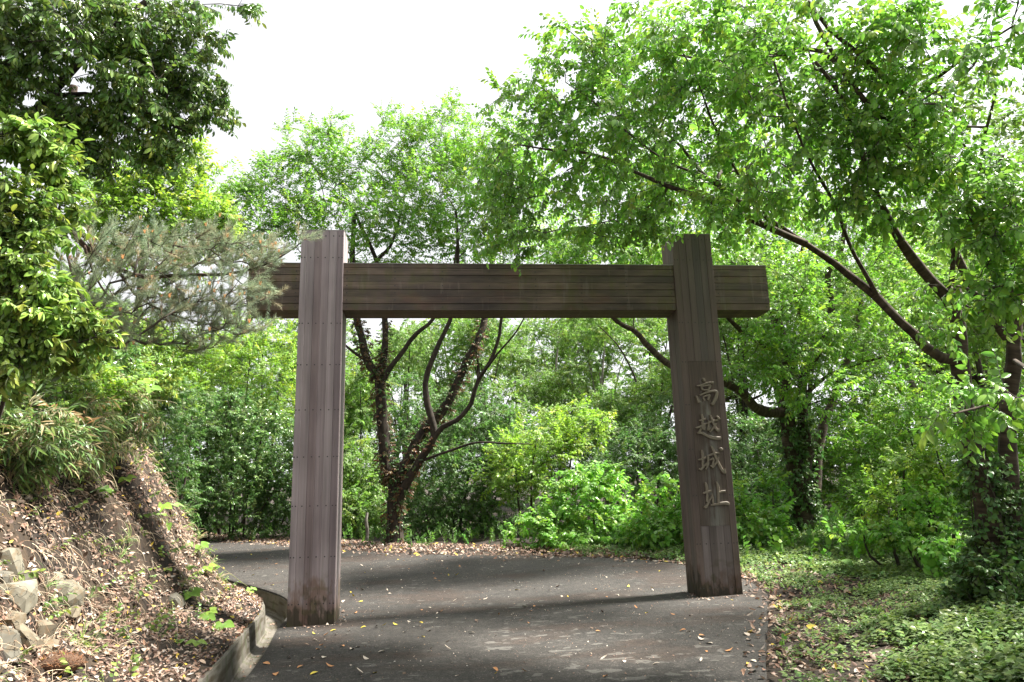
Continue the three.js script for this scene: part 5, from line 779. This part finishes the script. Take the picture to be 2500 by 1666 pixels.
// ---------------------------------------------------------------- ground cover and weeds right of the road
reseed(551);
const cover = variants(4, () => { const b = new Buf(); for (let k = 0; k < 12; k++) { const a = rr(0, 6.283), o = V(rr(-0.05, 0.05), rr(0.01, 0.07), rr(-0.05, 0.05)), e = rr(0.0, 0.7); b.leaf(o, V(Math.cos(a) * Math.cos(e), Math.sin(e), Math.sin(a) * Math.cos(e)), V(rr(-0.3, 0.3), 1, rr(-0.3, 0.3)).normalize(), rr(0.028, 0.046), rr(0.008, 0.012), vary([0.15, 0.25, 0.05], 0.35), 3, 0.2, 0.2, 0.9); } const g = b.geo(); g.rotateX(Math.PI / 2); return g; });
{
  const L = [], W = []; let t = 0;
  while (L.length < 26000 && t++ < 600000) { const x = rr(1.2, 10), z = rr(-20, -5), [s] = signedTo(OUTER, x, z); if (s > -0.12) continue; const q = -s, patch = n2(x * 0.9 + 11, z * 0.9), d = smooth(0.8, 2.7, q + patch * 1.1) * (0.85 + 0.35 * patch) + 0.08; if (rnd() > d) continue; const n = normalH(x, z); L.push({ p: onH(x, z, -0.005), d: n.clone().add(V(rr(-0.25, 0.25), 0, rr(-0.25, 0.25))), up: V(rr(-1, 1), 0, rr(-1, 1)), s: rr(0.9, 1.7) * (z < -12 ? 1.35 : 1 + 0.5 * smooth(2.6, 4.2, x) * smooth(-10, -8, z)) }); }
  scatter('ground_cover', cover, leafMat({ through: 0.4, coat: 0.5, coatRough: 0.3 }), L, stuffThing('ground_cover', 'low carpet of small glossy green leaves right of the road', 'ground cover'), () => vary([1, 1, 1], 0.28));
  while (W.length < 750) { const x = rr(1.2, 11), z = rr(-22, -5), [s] = signedTo(OUTER, x, z); if (s > -0.1) continue; const q = -s; if (rnd() > 0.10 + 0.9 * smooth(3, 6, q) + (z < -14 ? 0.7 : 0)) continue; W.push({ p: onH(x, z, 0), d: V(rr(-0.6, 0.6), 1, rr(-0.6, 0.6)), up: V(rr(-1, 1), 0, rr(-1, 1)), s: rr(0.5, 1.1) * (q < 2 ? 0.4 : 1.1), roll: rr(-3, 3), k: Math.floor(rnd() * 9) }); }
  scatter('weeds', KIND.kudzu.sprays, KIND.kudzu.mat, W, stuffThing('weeds', 'loose leafy weeds growing up through the ground cover', 'weeds'), () => vary([0.9, 0.9, 0.9], 0.25));
  // weeds along the far side of the bend
  const E = []; while (E.length < 900) { const x = rr(-14, 9), z = rr(-30, -15.5), [s] = signedTo(OUTER, x, z); if (s > -0.9 || s < -7 || rnd() > 0.25 + 0.75 * smooth(-0.9, -2.4, s)) continue; E.push({ p: onH(x, z, 0), d: V(rr(-0.7, 0.7), 1, rr(-0.7, 0.7)), up: V(rr(-1, 1), 0, rr(-1, 1)), s: rr(0.6, 1.3), roll: rr(-3, 3), k: Math.floor(rnd() * 9) }); }
  scatter('weeds', KIND.dark.sprays, KIND.dark.mat, E, stuffThing('roadside_weeds', 'low green weeds between the road bend and the thicket', 'weeds'), () => vary([1.2, 1.2, 1], 0.25));
}
// a few broad leaves standing out of the ground cover
[['large dark green leaf standing above the ground cover right of the post', 2062, 1395, 2.0], ['round bright leaf lying low in the ground cover', 1953, 1432, 1.3], ['broad leaf in the shade beneath the undergrowth', 2015, 1415, 1.3]].forEach(([label, x, y, s], i) => { const p = hit(x, y), m = new THREE.Mesh(new Buf().leaf(V(0, 0.1, 0), V(0.2, -0.35, 1).normalize(), V(0, 1, 0.5).normalize(), 0.12, 0.05, [0.15, 0.33, 0.04], 5, 0.2, 0.25, 0.6).stem(V(0, 0, 0), V(0, 0.1, 0), 0.003, 0.002, [0.15, 0.25, 0.06]).geo(), broadMat); m.name = numbered('broad_leaf'); m.position.copy(p); m.rotation.y = [0.2, 1, -0.6][i]; m.scale.setScalar(s); scene.add(m); tag(m, label, 'leaf'); });

// ---------------------------------------------------------------- single fallen leaves on the road
reseed(561);
{
  const dry = { yellow: [0.66, 0.52, 0.07], pale: [0.56, 0.48, 0.39], orange: [0.46, 0.22, 0.09], dark: [0.13, 0.085, 0.06] };
  const mats = {}; for (const k in dry) mats[k] = new THREE.MeshPhysicalMaterial({ color: new THREE.Color(...dry[k]), side: THREE.DoubleSide, roughness: 1, clearcoat: 0.2, clearcoatRoughness: 0.45 });
  const plain = dryLeaf.map(g => { const c = g.clone(); c.deleteAttribute('color'); return c; });
  const label = { yellow: 'yellow fallen leaf lying on the dark road', pale: 'pale tan dry leaf lying on the dark road', orange: 'orange-brown dry leaf lying on the dark road', dark: 'dark brown curled leaf lying on the dark road' };
  const Z = (x, y) => [600 + x / 1.81, 1300 + y / 1.81];
  const seen = { yellow: [[345, 423], [515, 441], [613, 437], [660, 428], [783, 485], [300, 470], [475, 303], [115, 248], [385, 455], [570, 650], [300, 652], [1830, 185], [935, 207]], pale: [[600, 551], [530, 587], [495, 530], [470, 538], [345, 578], [295, 580], [2050, 515], [2015, 498], [1960, 462], [2115, 463], [1810, 608], [2015, 600], [925, 323], [820, 548], [890, 545], [430, 322], [500, 655], [190, 580], [515, 270], [1060, 313], [1340, 140], [870, 365], [1965, 390]], orange: [[1930, 455], [2140, 551], [1105, 632], [1230, 648], [370, 620], [240, 620], [90, 605], [130, 655], [425, 527], [320, 540], [2020, 480]], dark: [[270, 517], [1530, 445], [1020, 410], [165, 527], [430, 370], [455, 455], [700, 655], [1380, 255]] };
  const put = (k, p, s) => { const m = new THREE.Mesh(pick(plain), mats[k]); m.name = numbered('fallen_leaf'); m.position.copy(p); m.position.y = G(p.x, p.z) + 0.02 + 0.16 * s; m.rotation.set(rr(-0.15, 0.15), rr(0, 6.28), rr(-0.25, 0.25)); m.scale.setScalar(s); scene.add(m); tag(m, label[k], 'leaf', `${k} leaves on the road`); };
  const road = (x, z) => signedTo(DITCH, x, z)[0] < -0.3 && signedTo(OUTER, x, z)[0] > 0.1;
  for (const k in seen) for (const [x, y] of seen[k]) { const p = hit(...Z(x, y)); put(k, p, rr(0.07, 0.11)); }
  let n = 0; while (n < 190) { const x = rr(-9, 4), z = rr(-22, -6.5); if (!road(x, z)) continue; if (x > -1 && z > -9.5 && rnd() < 0.5) continue; put(pick(['pale', 'pale', 'pale', 'orange', 'orange', 'dark', 'yellow']), V(x, 0, z), rr(0.04, 0.09)); n++; }
  // crumbs too small to count
  const L = []; while (L.length < 3800) { const x = rr(-10, 4.2), z = rr(-24, -6); if (!road(x, z)) continue; if (rnd() > 0.45 + 0.5 * n2(x * 0.7, z * 0.7)) continue; L.push({ p: V(x, G(x, z) + 0.027, z), d: V(rr(-1, 1), 0, rr(-1, 1)), up: V(rr(-0.3, 0.3), 1, rr(-0.3, 0.3)), s: rr(0.008, 0.032) }); }
  for (const [cx, cz] of [[-3.05, -11.55], [3.1, -12.15]]) for (let k = 0; k < 90; k++) { const a = rr(0, 6.283), q = 0.36 + 0.22 * rnd() * rnd(), m = Math.max(Math.abs(Math.cos(a)), Math.abs(Math.sin(a))), x = cx + Math.cos(a) * q / m, z = cz + Math.sin(a) * q / m; if (!road(x, z)) continue; L.push({ p: V(x, G(x, z) + 0.03, z), d: V(rr(-1, 1), 0, rr(-1, 1)), up: V(rr(-0.5, 0.5), 1, rr(-0.5, 0.5)), s: rr(0.02, 0.06) }); }
  scatter('leaf_crumbs', dryLeaf, litterMat, L, stuffThing('leaf_crumbs', 'tiny crumbs of dry leaves strewn over the road', 'leaf litter'), () => vary(pick([...DRY, [0.55, 0.48, 0.4]]), 0.2));
  // leaves in the drain
  const D = []; while (D.length < 160) { const k = Math.floor(rr(20, DITCH.length - 40)), [x, z] = DITCH[k], o = rr(-0.12, 0.12); D.push({ p: V(x + o, G(x, z) - 0.315, z), d: V(rr(-1, 1), 0, rr(-1, 1)), up: V(rr(-0.4, 0.4), 1, rr(-0.4, 0.4)), s: rr(0.04, 0.08) }); }
  scatter('drain_litter', dryLeaf, litterMat, D, stuffThing('drain_litter', 'dry leaves caught on the floor of the concrete drain', 'leaf litter'), dryTint);
}
// sticks
reseed(571);
[['thin bleached twig lying across the right edge of the road', [[1825, 1579], [1850, 1578], [1872, 1575]]], ['pale dry twig on the leaves of the bank below the rocks', [[40, 1612], [75, 1590], [105, 1565], [116, 1545]]], ['grey twig leaning down the bank between rocks and straw', [[82, 1290], [100, 1308], [122, 1325]]], ['dark crooked twig on the road left of the left post', [[622, 1412], [632, 1406], [640, 1400]]], ['long thin twig on the dark road in the gate opening', [[1050, 1483], [1110, 1478], [1180, 1474]]], ['grey twig among the pale leaves at the right of the road', [[1925, 1612], [1938, 1600], [1946, 1593]]]].forEach(([label, pts]) => { const P = pts.map(([x, y]) => hit(x, y)), c = new THREE.CatmullRomCurve3(P.map(p => p.clone().sub(P[0]).add(V(0, 0.04, 0)))), m = new THREE.Mesh(tube(c.getPoints(12), Array.from({ length: 13 }, (_, i) => 0.007 * (1 - i / 20)), 5, 0.2), new THREE.MeshStandardMaterial({ color: new THREE.Color(0.30, 0.24, 0.18), roughness: 0.9 })); m.name = numbered('fallen_twig'); m.position.copy(P[0]); scene.add(m); tag(m, label, 'twig'); });
// a cut stake by the ivied trunk, a wire above the right-hand trees
{ const p = hit(895, 1322), c = [V(0, -0.1, 0), V(0.02, 0.3, 0), V(-0.02, 0.6, 0.02), V(0.0, 0.85, 0)], m = new THREE.Mesh(tube(new THREE.CatmullRomCurve3(c).getPoints(10), Array.from({ length: 11 }, (_, i) => 0.055 - 0.0015 * i), 9, 0.15), BARK.pale); m.name = 'wooden_stake'; m.position.copy(p); scene.add(m); tag(m, 'short bare wooden stake left of the ivied trunk', 'stake'); }
{ const a = at(2440, 275, 26), b = at(2560, 130, 24), m = new THREE.Mesh(tube(new THREE.CatmullRomCurve3([V(0, 0, 0), b.clone().sub(a).multiplyScalar(0.5).add(V(0, -0.05, 0)), b.clone().sub(a)]).getPoints(12), Array(13).fill(0.008), 5), twigMat); m.name = 'overhead_wire'; m.position.copy(a); scene.add(m); tag(m, 'thin dark overhead wire in the white sky beside the cherry leaves', 'wire'); }


scene.traverse(o => { if (o.isMesh) { o.castShadow = true; o.receiveShadow = true; } });
renderer.render(scene, camera);
